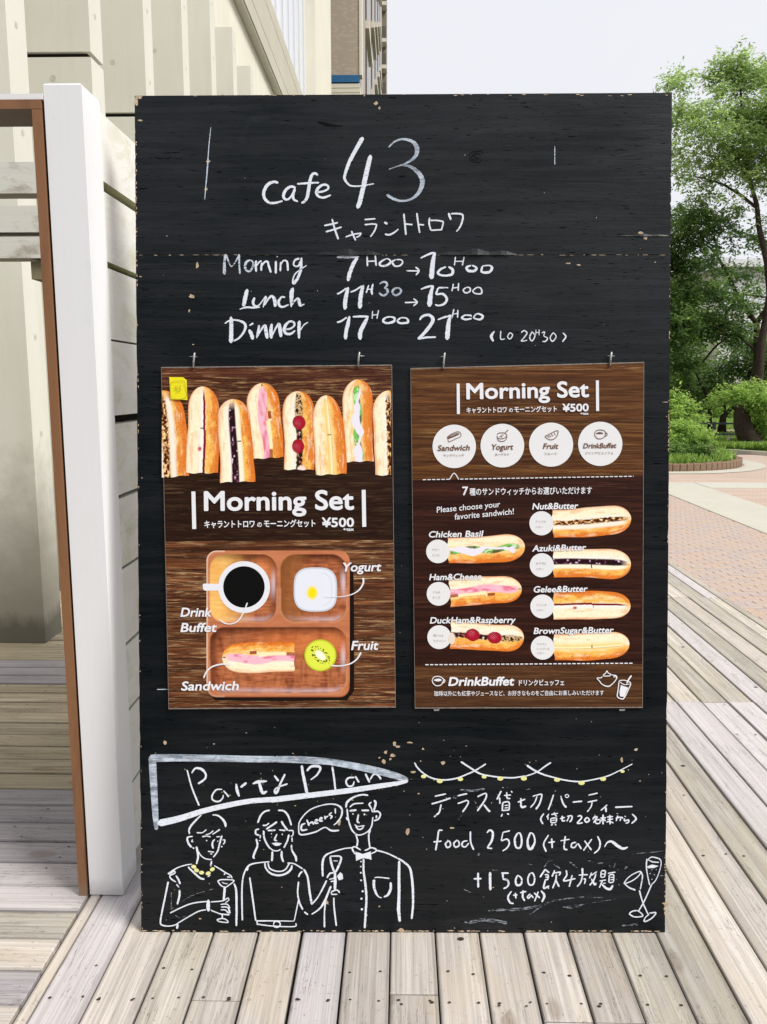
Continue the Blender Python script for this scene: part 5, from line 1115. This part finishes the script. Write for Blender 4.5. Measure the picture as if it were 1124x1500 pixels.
        for uu, s0 in ((.30, -.1), (.60, .0)):
            du = (u - uu) * L; ds = (s_ - s0) * width / 2; rr = np.hypot(du / 10.4, ds / 9.2); lm = .5 + .5 * np.cos(du * 1.75) * np.cos(ds * 1.75)
            rc = mixc(S3((95, 2, 18)), S3((222, 38, 66)), .1 + 1.1 * lm - .35 * rr); rc = mixc(rc, S3((255, 190, 205)), sst(.8, .95, lm) * sst(.75, .3, np.hypot(rr * 0 + du / 10 + .25, ds / 9 + .3)) * .9); c = mixc(c, rc, (rr < 1) * 1.); 
        c = mixc(c, S3((250, 225, 215)), sst(1.1, .7, np.hypot(u * L / 7, (s_ - .15) * width / 2 / 7)))
    elif kind == 'butter':
        band(-.3, .3, S3((255, 226, 160)), .15, .7); band(-.10, .12, S3((255, 240, 195)), .012); band(-.12, .0, S3((248, 205, 100)), .01, .7)
        c = mixc(c, S3((170, 110, 40)), sst(.014, .0, np.abs(s_ - .13)) * .8 * ends); c = mixc(c, S3((200, 150, 70)), sst(.014, .0, np.abs(s_ + .12)) * .6 * ends); c = mixc(c, S3((150, 110, 50)), (np.abs(u - .5) < .006) * (np.abs(s_) < .12))
        c = mixc(c, S3((255, 246, 225)), sst(.94, .97, u) * sst(.22, .1, np.abs(s_)))
    elif kind == 'chicken':
        wv = .12 * np.sin(u * 12 + 1); band(-.35, .35, S3((255, 225, 170)), .1, .5)
        gl = sst(.24, .18, np.abs(s_ - wv * .9)) * sst(.95, .88, u) * sst(0, .06, u); c = mixc(c, S3((40, 60, 20)), gl * .9)
        c = mixc(c, S3((120, 200, 90)), gl * sst(.42, .6, vnoise(x / 7, y / 4, seed + 4, 2))); c = mixc(c, S3((190, 235, 170)), gl * sst(.55, .75, vnoise(x / 7, y / 4, seed + 8, 2)))
        c = mixc(c, S3((238, 232, 245)), sst(.03, -.03, np.abs(s_ + wv - .06 * np.sin(u * 23)) - .08 - .2 * sst(.35, .7, vnoise(x / 16, y * 0 + 2, seed + 12, 2))) * sst(.9, .84, u)); 
    elif kind == 'nut':
        band(-.4, -.1, WHITE_, .15, .7); ins = sst(-.24, -.18, s_ + jg * .12) * sst(.16, .08, s_ + jg * .12) * ends; nn_ = vnoise(x / 3, y / 2.2, seed + 2, 2)
        c = mixc(c, S3((70, 30, 12)), ins); c = mixc(c, S3((225, 160, 95)), ins * sst(.5, .62, nn_)); c = mixc(c, S3((250, 225, 170)), ins * sst(.66, .76, nn_)); band(.14, .42, WHITE_, .1, .85)
    return gridmesh('printed_sandwich', px_, py_, c, parent, lift)
clipL = (237.2, 572.8)
sandwich('nut', (249, 699), (236, 572), 60, pL, LO + .0004, 101, flip=1, clip=clipL, hot=.1, taper=.35)
sandwich('jelly', (297, 693), (297, 566), 47, pL, LO + .0006, 102, taper=.33)
sandwich('azuki', (347, 706), (343, 584.5), 50, pL, LO + .0008, 103, taper=.33)
sandwich('ham', (392, 671), (385, 561), 47, pL, LO + .0004, 104, hot=.12)
sandwich('duck', (437.5, 688), (438.5, 573), 46, pL, LO + .0006, 105)
sandwich('butter', (484.5, 695), (479, 579), 45, pL, LO + .0008, 106, hot=.15, taper=.42)
sandwich('chicken', (527.5, 676), (523, 556), 43, pL, LO + .0006, 107, hot=.2)
sandwich('nut', (572, 696), (571, 572), 48, pL, LO + .0004, 108, clip=clipL)
# tray
def rbox(x, y, x0, x1, y0, y1, r_):
    dx = np.maximum(np.abs(x - (x0 + x1) / 2) - (x1 - x0) / 2 + r_, 0); dy = np.maximum(np.abs(y - (y0 + y1) / 2) - (y1 - y0) / 2 + r_, 0)
    ins = np.minimum(np.maximum(np.abs(x - (x0 + x1) / 2) - (x1 - x0) / 2 + r_, np.abs(y - (y0 + y1) / 2) - (y1 - y0) / 2 + r_), 0)
    return np.hypot(dx, dy) + ins - r_
nn = 190; th = None
gx, gy = np.meshgrid(np.linspace(302.5, 512.5, 176), np.linspace(806.5, 1021.5, 180))
# squeeze the grid's rim onto the rounded outline
sd_ = rbox(gx, gy, 302.5, 512.5, 806.5, 1021.5, 15); over = sd_ > 0
cx_, cy_ = np.clip(gx, 317.5, 497.5), np.clip(gy, 821.5, 1006.5); dd = np.hypot(gx - cx_, gy - cy_) + 1e-9
gx = np.where(over, cx_ + (gx - cx_) * 15 / dd, gx); gy = np.where(over, cy_ + (gy - cy_) * 15 / dd, gy)
wn = vnoise(gx / 40, gy / 7, 4, 4); wn2 = vnoise(gx / 9, gy / 26, 6, 4)
wn3 = vnoise(gx / 14, gy / 2.2, 14, 3); base = mixc(S3((168, 92, 60)), S3((214, 140, 98)), wn * .6 + wn3 * .4); tray = base.copy()
comps = [(307.5, 405.5, 812, 911.5, 22), (411, 508, 812, 911.5, 22), (307.5, 508, 918.5, 1016, 22)]
for q, (a, b_, c_, d_, r_) in enumerate(comps):
    e = rbox(gx, gy, a, b_, c_, d_, r_); ins = e < 0; dep = np.clip(-e / 16, 0, 1)
    tx, ty = (gx - a) / (b_ - a), (gy - c_) / (d_ - c_)
    inner = mixc(S3((120, 58, 34)), S3((206, 126, 82)), sst(.2, .85, wn2 * .6 + wn3 * .5)); 
    shd = sst(1, .1, dep) * sst(.75, .05, ty + .25 * wn) ; inner = mixc(inner, S3((72, 30, 18)), shd * .9)
    side = sst(1, .2, dep) * (sst(.3, .0, tx) if q else sst(.75, 1., tx)) ; inner = mixc(inner, S3((95, 45, 25)), side * .7)
    inner = mixc(inner, S3((60, 28, 18)), sst(.55, .75, wn2) * (.45 if q else .2))
    hl = sst(.0, .25, dep) * sst(.75, .3, dep) * (sst(.72, 1., tx) * sst(.15, .4, ty) * sst(.75, .4, ty) * .9 + sst(.84, .98, ty) * .75 * (.3 + .7 * wn)); inner = mixc(inner, S3((235, 215, 225)), hl * .8)
    if q == 0: inner = mixc(inner, mixc(S3((240, 150, 70)), S3((255, 215, 125)), wn2 * .6 + wn3 * .6), sst(.7, .1, tx) * sst(-.1, .15, ty) * .9); inner = mixc(inner, S3((245, 150, 90)), sst(.3, 0, np.hypot(tx - .8, ty - .25)) * .6)
    if q == 1: inner = mixc(inner, S3((150, 95, 50)), sst(.5, .2, tx) * .6)
    if q == 2: inner = mixc(inner, S3((232, 130, 70)), sst(.3, .0, np.abs(ty - .25)) * .5 * sst(.2, .5, tx))
    rim = np.exp(-(e / 1.2) ** 2); tray = mixc(tray, inner, sst(.6, -.6, e)); tray = mixc(tray, S3((240, 180, 140)), rim * .3 * (ty > .5))
edge = rbox(gx, gy, 302.5, 512.5, 806.5, 1021.5, 15); tray = mixc(tray, S3((235, 195, 170)), sst(-3, -1, edge) * (gx < 330) * .9); tray = mixc(tray, S3((120, 55, 30)), sst(-2.2, -.3, edge) * (gy > 1000) * .8)
b = MB(); poly(b, [(u + 3, v + 4) for u, v in [(303, 1010), (312, 1022), (400, 1023), (505, 1022), (516, 1008), (516, 900), (515, 830), (505, 815), (310, 830)]], LO + .0002)
b.build('printed_tray_shadow', flat('printed_shadow_ink', (.012, .006, .004), .42, .12), pL, origin=tuple(P(303, 1010, LO)))
gridmesh('printed_tray', gx, gy, tray, pL, LO + .0005)
def pdisc(name, cx, cy, rx, ry, mat, parent, lift, k=48, pw=2.):
    pts = []
    for i in range(k):
        t = 6.28318 * i / k; c_, s_ = math.cos(t), math.sin(t); pts.append((cx + rx * math.copysign(abs(c_) ** (2 / pw), c_), cy + ry * math.copysign(abs(s_) ** (2 / pw), s_)))
    b = MB(); poly(b, pts, lift); return b.build(name, mat, parent, origin=tuple(P(cx, cy, lift)))
Mcup = flat('print_cup_white', (.80, .80, .86), .42, .12)
b = MB(); poly(b, [(297, 856), (299, 854.8), (330, 855.5), (330, 865), (300, 865.2), (297.5, 863)], LO + .0007); poly(b, ell(357.7, 860, 38, 38, 56), LO + .00075); b.build('printed_cup', Mcup, pL, origin=tuple(P(357, 860, LO)))
pdisc('printed_coffee', 357.5, 859.8, 30.4, 30.4, flat('print_black_coffee', (.004, .004, .004), .42, .12), pL, LO + .00085)
def polar(name, cx, cy, rx, ry, pw, fcol, lift, parent, nr=26, nk=72):
    rr = np.linspace(0, 1, nr)[:, None] * np.ones((1, nk + 1)); tt = np.linspace(0, 2 * np.pi, nk + 1)[None, :] * np.ones((nr, 1)); c_, s_ = np.cos(tt), np.sin(tt)
    X = cx + rx * rr * np.sign(c_) * np.abs(c_) ** (2 / pw); Y = cy + ry * rr * np.sign(s_) * np.abs(s_) ** (2 / pw)
    return gridmesh(name, X, Y, fcol(X, Y, rr, tt), parent, lift)
def yog(X, Y, r_, t):
    c = np.ones(X.shape + (3,)) * S3((230, 233, 244)); c = mixc(c, S3((190, 196, 205)), np.exp(-((r_ - .97) / .03) ** 2)); c = mixc(c, S3((214, 220, 226)), np.exp(-((r_ - .76) / .03) ** 2) * (np.cos(t) > .2) * .8)
    return mixc(c, S3((255, 225, 20)), sst(13, 6, np.hypot((X - 457.5) * 1.25, Y - 868.5)))
polar('printed_yogurt_dish', 462.2, 863.6, 31.8, 32.4, 3.1, yog, LO + .0008, pL)
def kiwi(X, Y, r_, t):
    a = .75; dx, dy = X - 469.5, Y - 960; p_, q_ = dx * math.cos(a) + dy * math.sin(a), -dx * math.sin(a) + dy * math.cos(a)
    c = mixc(S3((215, 228, 60)), S3((235, 240, 90)), .5 + .5 * np.sin(t * 34) * (r_ > .3)); c = mixc(c, S3((175, 190, 40)), sst(.85, 1, r_)); e = np.hypot(p_ / 11, q_ / 6.2)
    sd2 = (np.abs(e - 1.25) < .34) * (vnoise(t * 9, r_ * 14, 3, 1) > .58); c = mixc(c, S3((45, 60, 20)), sd2 * .95); return mixc(c, S3((252, 252, 225)), sst(1.0, .6, e))
polar('printed_kiwi', 469.5, 960, 23.6, 23.4, 2, kiwi, LO + .0008, pL, 34, 130)
sandwich('ham', (431.5, 963.5), (325.5, 962), 44, pL, LO + .0009, 120, flip=1, hot=-.12, taper=.28)

# lettering
_fc = {}
def glyphs(s, res=2):
    if (s, res) in _fc: return _fc[(s, res)]
    c = bpy.data.curves.new('text', 'FONT'); c.body = s; c.size = 1; c.resolution_u = res; c.fill_mode = 'FRONT'
    o = bpy.data.objects.new('text', c); C.objects.link(o); bpy.context.view_layer.update()
    me = o.to_mesh(); vs = np.array([v.co[:] for v in me.vertices]); fs = [tuple(p.vertices) for p in me.polygons]
    o.to_mesh_clear(); bpy.data.objects.remove(o); bpy.data.curves.remove(c)
    _fc[(s, res)] = (vs, fs); return vs, fs
CAP = glyphs('H')[0][:, 1].max()
def text(name, s, x0, y0, x1, y1, cap, mat, parent, bold=0., shear=0., lift=.0016, res=2, mb=None):
    """text set between two photo points on the baseline; cap = capital height in photo points"""
    vs, fs = glyphs(s, res); k = cap / CAP; xa, xb = vs[:, 0].min(), vs[:, 0].max()
    d = np.array([x1 - x0, y1 - y0]); L = np.linalg.norm(d); d /= L; up = np.array([d[1], -d[0]])
    Ls = L - shear * cap; sx = Ls / (xb - xa); own = mb is None; mb = mb or MB()
    offs = [(0, 0)] if not bold else [(bold * cap * math.cos(t), bold * cap * math.sin(t)) for t in np.linspace(0, 2 * np.pi, 9)[:-1]]
    for q, (ox, oy) in enumerate(offs):
        X = (vs[:, 0] - xa) * sx + vs[:, 1] * k * shear + ox; Y = vs[:, 1] * k + oy
        mb.add(PV(x0 + d[0] * X + up[0] * Y, y0 + d[1] * X + up[1] * Y, LO + lift + q * 8e-6), fs)
    if own: return mb.build(name, M[mat], parent, origin=tuple(P(x0, y0, LO)))
def line(name, pts, mat, parent, x0=0, y0=0, s=1., lift=.0016, mb=None, wmin=.7):
    own = mb is None; mb = mb or MB()
    for k_, p in enumerate(parse(pts)): ribbon(mb, [(x0 + a / s, y0 + c_ / s, max(w_ / s, wmin)) for a, c_, w_ in p], LO + lift + k_ * 1e-5, jit=0, step=.8)
    if own: return mb.build(name, M[mat], parent, origin=tuple(P(x0 or 300, y0 or 700, LO)))
def rect(mb, q, lift): mb.add([P(a, c_, LO + lift) for a, c_ in q], [(0, 1, 2, 3)])
T = text
T('printed_title', 'Morning Set', 299.9, 747.6, 517.9, 745.8, 27.2, 'ink_white', pL, .038, res=4)
for q in ([(280.5, 720), (286.3, 719.9), (287.6, 774.8), (281.7, 775)], [(530, 717.6), (535.8, 717.4), (536.7, 771.6), (530.9, 771.9)]): b = MB(); rect(b, q, .0016); b.build('printed_bar', M['ink_white'], pL)
T('printed_subtitle', 'キャラントトロワ', 299.8, 772.6, 373, 771.8, 8.2, 'ink_white', pL, .03); T('printed_subtitle', 'の', 377, 771.8, 383.5, 771.8, 6.2, 'ink_white', pL, .03); T('printed_subtitle', 'モーニングセット', 387, 771.6, 462, 771, 8.2, 'ink_white', pL, .03)
T('printed_price', '¥500', 472.3, 771.8, 518.4, 771.3, 12.6, 'ink_white', pL, .045, res=3); T('printed_price_note', '+tax', 503, 777.6, 518.4, 777.4, 4.6, 'ink_white', pL, .05)
T('printed_label', 'Drink', 264.8, 903.2, 311.3, 903, 12.6, 'ink_white', pL, .038, .2, res=3); T('printed_label', 'Buffet', 264.8, 925.6, 318.8, 925.4, 12.6, 'ink_white', pL, .038, .2, res=3)
T('printed_label', 'Yogurt', 500.6, 837, 559.8, 836.4, 12.4, 'ink_white', pL, .038, .2, res=3); T('printed_label', 'Sandwich', 265.4, 1011.4, 351, 1010.8, 12.6, 'ink_white', pL, .038, .2, res=3); T('printed_label', 'Fruit', 515, 952, 555.6, 951.6, 12.6, 'ink_white', pL, .038, .2, res=3)
line('printed_pointer', '510,738,12 560,768,11 620,773,10 680,745,11 730,670,12 765,580,12', 'ink_white', pL, 240, 790, 6.244)
line('printed_pointer', '793,350,18 795,400,16 760,460,14 700,500,10 620,522,8 540,527,6 440,525,4', 'ink_white', pL, 405, 790, 6.244)
line('printed_pointer', '365,460,14 385,410,14 430,362,13 490,338,14 560,330,14 615,340,12', 'ink_white', pL, 240, 920, 6.244)
line('printed_pointer', '775,222,18 740,280,14 680,325,12 600,345,11 520,345,13 500,340,10', 'ink_white', pL, 405, 920, 6.244)
# right poster
T('printed_title', 'Morning Set', 684.3, 584.2, 862.4, 581, 22.2, 'ink_white', pR, .038, res=4)
for q in ([(669.2, 561.8), (673.6, 561.7), (674, 606.4), (669.6, 606.6)], [(873.2, 557.2), (877.6, 557), (878, 602), (873.6, 602.2)]): b = MB(); rect(b, q, .0016); b.build('printed_bar', M['ink_white'], pR)
T('printed_subtitle', 'キャラントトロワ', 683.9, 604.6, 742.5, 603.6, 6.6, 'ink_white', pR, .03); T('printed_subtitle', 'の', 746, 603.4, 751.5, 603.3, 5, 'ink_white', pR, .03); T('printed_subtitle', 'モーニングセット', 754, 603.4, 816, 602.4, 6.6, 'ink_white', pR, .03)
T('printed_price', '¥500', 824.8, 602.8, 862.4, 602, 10.6, 'ink_white', pR, .045, res=3); T('printed_price_note', '+tax', 850.5, 607.4, 862.4, 607.2, 3.6, 'ink_white', pR, .05)
for cx, cy, r_ in ((665.7, 653.8, 31.8), (736.2, 652.7, 32), (807.6, 651.3, 32.3), (879.6, 650.1, 32.4)): pdisc('printed_disc', cx, cy, r_, r_, M['ink_disc'], pR, LO + .0008, 64)
for s_, x0, x1, y0, y1, cp in (('Sandwich', 641.3, 689.3, 660.4, 659.5, 8), ('Yogurt', 719.5, 753, 658.8, 658.3, 8), ('Fruit', 796, 819, 657.4, 657.2, 7.8), ('DrinkBuffet', 854.8, 904, 656.6, 656, 7.1)):
    T('printed_label', s_, x0, y0, x1, y1, cp, 'ink_brown', pR, .03, .2, res=3)
for s_, x0, x1, y0, y1 in (('サンドウィッチ', 650, 680.4, 668.8, 668.4), ('ヨーグルト', 725.4, 746.7, 667.4, 667), ('フルーツ', 798, 816.2, 666.4, 666.2), ('ドリンクビュッフェ', 858.7, 898.8, 665.3, 664.8)): T('printed_label', s_, x0, y0, x1, y1, 3, 'ink_pale', pR, .03, res=1)
line('printed_icon', '228,225,6 270,195,6 330,168,6 365,172,6 380,195,6 372,222,6 320,245,6 250,278,6 240,262,6 228,225,6; 236,240,16 300,215,16 362,188,12; 232,228,7 285,200,7 350,178,7', 'ink_brown', pR, 625, 610, 7.493, wmin=.8)
line('printed_icon', '775,205,7 790,185,7 830,178,7 865,185,7 882,205,7 865,232,7 820,245,7 785,238,7 772,215,7; 778,215,7 785,255,7 810,272,7 850,270,7 878,245,7 882,210,7; 800,225,7 820,215,9 830,230,9; 825,200,7 850,205,7; 860,182,7 900,145,9', 'ink_brown', pR, 625, 610, 7.493, wmin=.8)
line('printed_icon', '235,205,7 360,145,7 368,180,7 345,220,7 300,240,7 262,228,7 235,205,7; 258,195,6 285,215,6; 300,175,6 320,205,6; 330,165,6 345,195,6; 280,190,6 300,212,6', 'ink_brown', pR, 765, 610, 7.025, wmin=.8)
line('printed_icon', '748,180,7 760,150,7 800,138,7 845,145,7 862,170,7 848,210,7 810,230,7 775,225,7 752,200,7 748,180,7; 762,175,8 800,170,20 838,175,8; 858,165,7 878,178,7 868,200,7 848,205,7', 'ink_brown', pR, 765, 610, 7.025, wmin=.8)
def dashes(x0, y0, x1, y1, step, dl, wd, skip=None):
    b = MB(); L = x1 - x0; q = 0
    while q < L:
        a, c_ = x0 + q, min(x0 + q + dl, x1); ya, yb = y0 + (y1 - y0) * q / L, y0 + (y1 - y0) * (c_ - x0) / L
        if not (skip and skip[0] < (a + c_) / 2 < skip[1]): rect(b, [(a, ya - wd / 2), (c_, yb - wd / 2), (c_, yb + wd / 2), (a, ya + wd / 2)], .0016)
        q += step
    if skip: line('', f'{skip[0]},{y0 - .3},1.4 {(skip[0] + skip[1]) / 2},{y0 - 9.5},1.4 {skip[1]},{y0 - .3},1.4', '', None, mb=b)
    b.build('printed_dashed_line', M['ink_white'], pR, origin=tuple(P(x0, y0, LO)))
dashes(619.5, 702.7, 928.5, 697.6, 6.85, 4.9, 1.3, (658.5, 672.5)); dashes(623.2, 973.8, 927.6, 971.6, 6.95, 4.9, 1.5)
T('printed_text', '7', 678, 725.2, 686, 725, 12, 'ink_white', pR, .03, res=3); T('printed_text', '種のサンドウィッチからお選びいただけます', 688.3, 724.8, 867.4, 722.6, 8, 'ink_white', pR, .02)
T('printed_text', 'Please choose your', 640.2, 751, 733.7, 742.4, 8.3, 'ink_white', pR, .012, .1, res=3); T('printed_text', 'favorite sandwich!', 666.3, 761.2, 753.6, 753, 8.3, 'ink_white', pR, .012, .1, res=3)
J = [('chicken', 'Chicken Basil', 628, 787.2, 708.4, 786, (656.5, 806), (769.3, 802), 39, (641.8, 807.7, 17.3), ['チキン', 'バジル']),
     ('ham', 'Ham&Cheese', 629.2, 849.8, 706.6, 849, (659.5, 869.5), (764.5, 862), 40, (642.7, 869.9, 17.4), ['ハム&', 'チーズ']),
     ('duck', 'DuckHam&Raspberry', 630.2, 913.2, 756, 912.4, (660.5, 931), (767.8, 934.5), 40, (643.7, 933.4, 17.5), ['鴨ハム&', 'ラズベリー']),
     ('nut', 'Nut&Butter', 780.2, 746.2, 848, 745, (810, 766.5), (925, 761), 42, (793.5, 766.5, 17.7), ['ナッツ&', 'バター']),
     ('azuki', 'Azuki&Butter', 780.2, 807.8, 859.6, 806, (811, 826), (924.5, 825.5), 43, (794, 828, 17.6), ['あずき&', 'バター']),
     ('jelly', 'Gelee&Butter', 781.6, 867.8, 861.7, 866.8, (811, 886.5), (924, 888), 40, (794.7, 888.4, 17.5), ['ジュレ&', 'バター']),
     ('butter', 'BrownSugar&Butter', 782.2, 928.6, 900, 927.2, (812, 948), (922.5, 944), 39, (795.3, 948.9, 17.5), ['ブラウン', 'シュガー&', 'バター'])]
for i, (kd, lab, x0, y0, x1, y1, a, c_, wd, (dx, dy, dr), jp) in enumerate(J):
    sandwich(kd, a, c_, wd, pR, LO + .0006, 200 + i, flip=1 if kd in ('chicken', 'ham', 'azuki', 'butter') else -1 if kd == 'jelly' else 1, hot=-.05)
    pdisc('printed_disc', dx, dy, dr, dr, M['ink_disc'], pR, LO + .0009, 40)
    T('printed_label', lab, x0, y0, x1, y1, 8.7, 'ink_white', pR, .04, .2, res=3)
    for k_, s_ in enumerate(jp):
        wj = 3.7 * len(s_.replace('&', '&')); yy = dy - 3 + 8.2 * k_ - (2.5 if len(jp) == 3 else 0) + (-1.6 * k_ if len(jp) == 3 else 0)
        T('printed_label', s_, dx - 8.5, yy + 2, dx - 8.5 + wj, yy + 1.8, 2.9, 'ink_pale', pR, .0, res=1)
b = MB(); poly(b, ell(662, 936, 5, 8, 12), LO + .00105); b.build('printed_bread_crumb', flat('print_pale_cream', (.80, .68, .58), .42, .12), pR, origin=tuple(P(662, 936, LO)))
T('printed_title', 'DrinkBuffet', 657.4, 1004.4, 754.6, 1003.8, 12, 'ink_white', pR, .05, .2, res=3); T('printed_subtitle', 'ドリンクビュッフェ', 760.6, 1003.9, 826.6, 1003.4, 6.6, 'ink_white', pR, .03)
T('printed_text', '珈琲以外にも紅茶やジュースなど、お好きなものをご自由にお楽しみいただけます', 636.2, 1019.2, 884.8, 1018, 5.6, 'ink_white', pR, .012)
line('printed_icon', '120,140,9 140,112,9 185,105,9 225,125,9 230,150,9 205,188,9 160,195,9 130,170,9 120,140,9; 138,142,10 180,140,28 215,140,8; 228,130,8 245,145,8 232,168,8 215,160,8', 'ink_white', pR, 615, 975, 6.612, wmin=1)
line('printed_icon', '685,160,9 710,140,9 724,118,10 735,138,9 758,150,9 750,165,9 700,168,9 685,160,9; 680,172,9 665,185,9 628,188,9 650,215,9 680,250,9 735,268,12 775,245,9 815,195,9 800,165,9 765,155,9; 790,185,9 800,160,9 820,175,9 815,200,9', 'ink_white', pR, 780, 965, 6.612, wmin=1.1)
b = MB(); line('', '840,225,10 850,212,9 900,210,9 952,235,10 935,290,10 890,380,11 860,388,11 825,365,11 832,300,10 840,225,10; 850,225,8 890,250,8 945,245,8; 962,162,16 935,200,14 915,240,12', '', None, 780, 965, 6.612, mb=b, wmin=1.1)
poly(b, [(780 + x / 6.612, 965 + y / 6.612) for x, y in [(858, 255), (930, 280), (890, 370), (850, 365), (845, 320)]], LO + .0018); b.build('printed_icon', M['ink_white'], pR, origin=tuple(P(912, 1010, LO)))

# sticker, hooks and clips
stk = thing('sticker', tuple(P(261, 586, LO)), 'yellow paper sticker numbered 43 on the upper left corner of the sandwich poster', 'sticker', rot=BM)
b = MB(); vs = [P(248, 552.2, LO + .002), P(268, 552.4, LO + .002), P(273.6, 556.5, LO + .0022), P(274.6, 585.8, LO + .0045), P(249.8, 584.8, LO + .002), P(261, 568, LO + .0019)]
b.add(vs, [(0, 1, 5), (1, 2, 5), (2, 3, 5), (3, 4, 5), (4, 0, 5)]); b.build('paper', flat('yellow_paper', (.85, .75, .01), .5, .3), stk)
b = MB()
for k_, p in enumerate(parse('255,558,.7 268,558,.7 271,562,.7 272,582,.7 252,582,.7 250.5,562,.7 255,558,.7; 258.5,564,.9 256,569,.9 260,569,.9; 260,565,.8 259.5,572,.8; 262.5,564.5,.8 265,565,.8 263,568,.8 265.5,570,.8 262.5,572,.8; 257.5,573.5,.8 264,573.5,.8')):
    ribbon(b, p, LO + .0045, jit=0)
b.build('drawn_number', flat('pencil_line', (.42, .38, .04), .6, .2), stk)
def hook(u, v, top, arm, label):
    h = thing('hook', tuple(P(u, v, .001)), label, 'hook', 'hooks holding the two posters', rot=BM)
    MB().tube([P(u, v + 3, .010), P(u + .3, v - 6, .011), P(u + 1.4, top + 2, .010), P(u + 1.8, top - .5, .009)], [.0024, .0024, .0026, .002], 7).build('shank', M['steel'], h, smooth=True)
    MB().tube([P(u + arm[0], top + 5.5, .004), P(u + 1.2, top + 5.2, .0115), P(u + arm[1], top + 5.8, .005)], .0015, 6).build('cross_pin', M['steel'], h, smooth=True)
hook(283.5, 536, 517, (-6, 5), 'small bent metal hook above the yellow sticker on the left poster')
hook(525, 534, 516, (0, 9), 'small bent metal hook at the top right of the left poster')
hook(650, 537, 517, (-6, 2), 'small bent metal hook at the top left of the right poster')
hook(894.5, 532, 516, (-6, 6), 'small bent metal hook at the top right of the right poster')
for u, lab in ((640, 'tiny flat metal clip under the lower left corner of the right poster'), (912, 'tiny flat metal clip under the lower right corner of the right poster')):
    b = MB(); vs = [P(u - 4.5, 1039.2, o) for o in (.001, .008)] + [P(u + 4.5, 1038.6, o) for o in (.001, .008)] + [P(u + 3, 1041.4, o) for o in (.001, .007)] + [P(u - 4, 1041.6, o) for o in (.001, .007)]
    b.add(vs, [(1, 3, 5, 7), (0, 1, 7, 6), (2, 4, 5, 3), (6, 7, 5, 4), (0, 2, 3, 1), (0, 6, 4, 2)]); tag(b.build('clip', M['steel']), lab, 'clip', 'metal clips under the right poster')
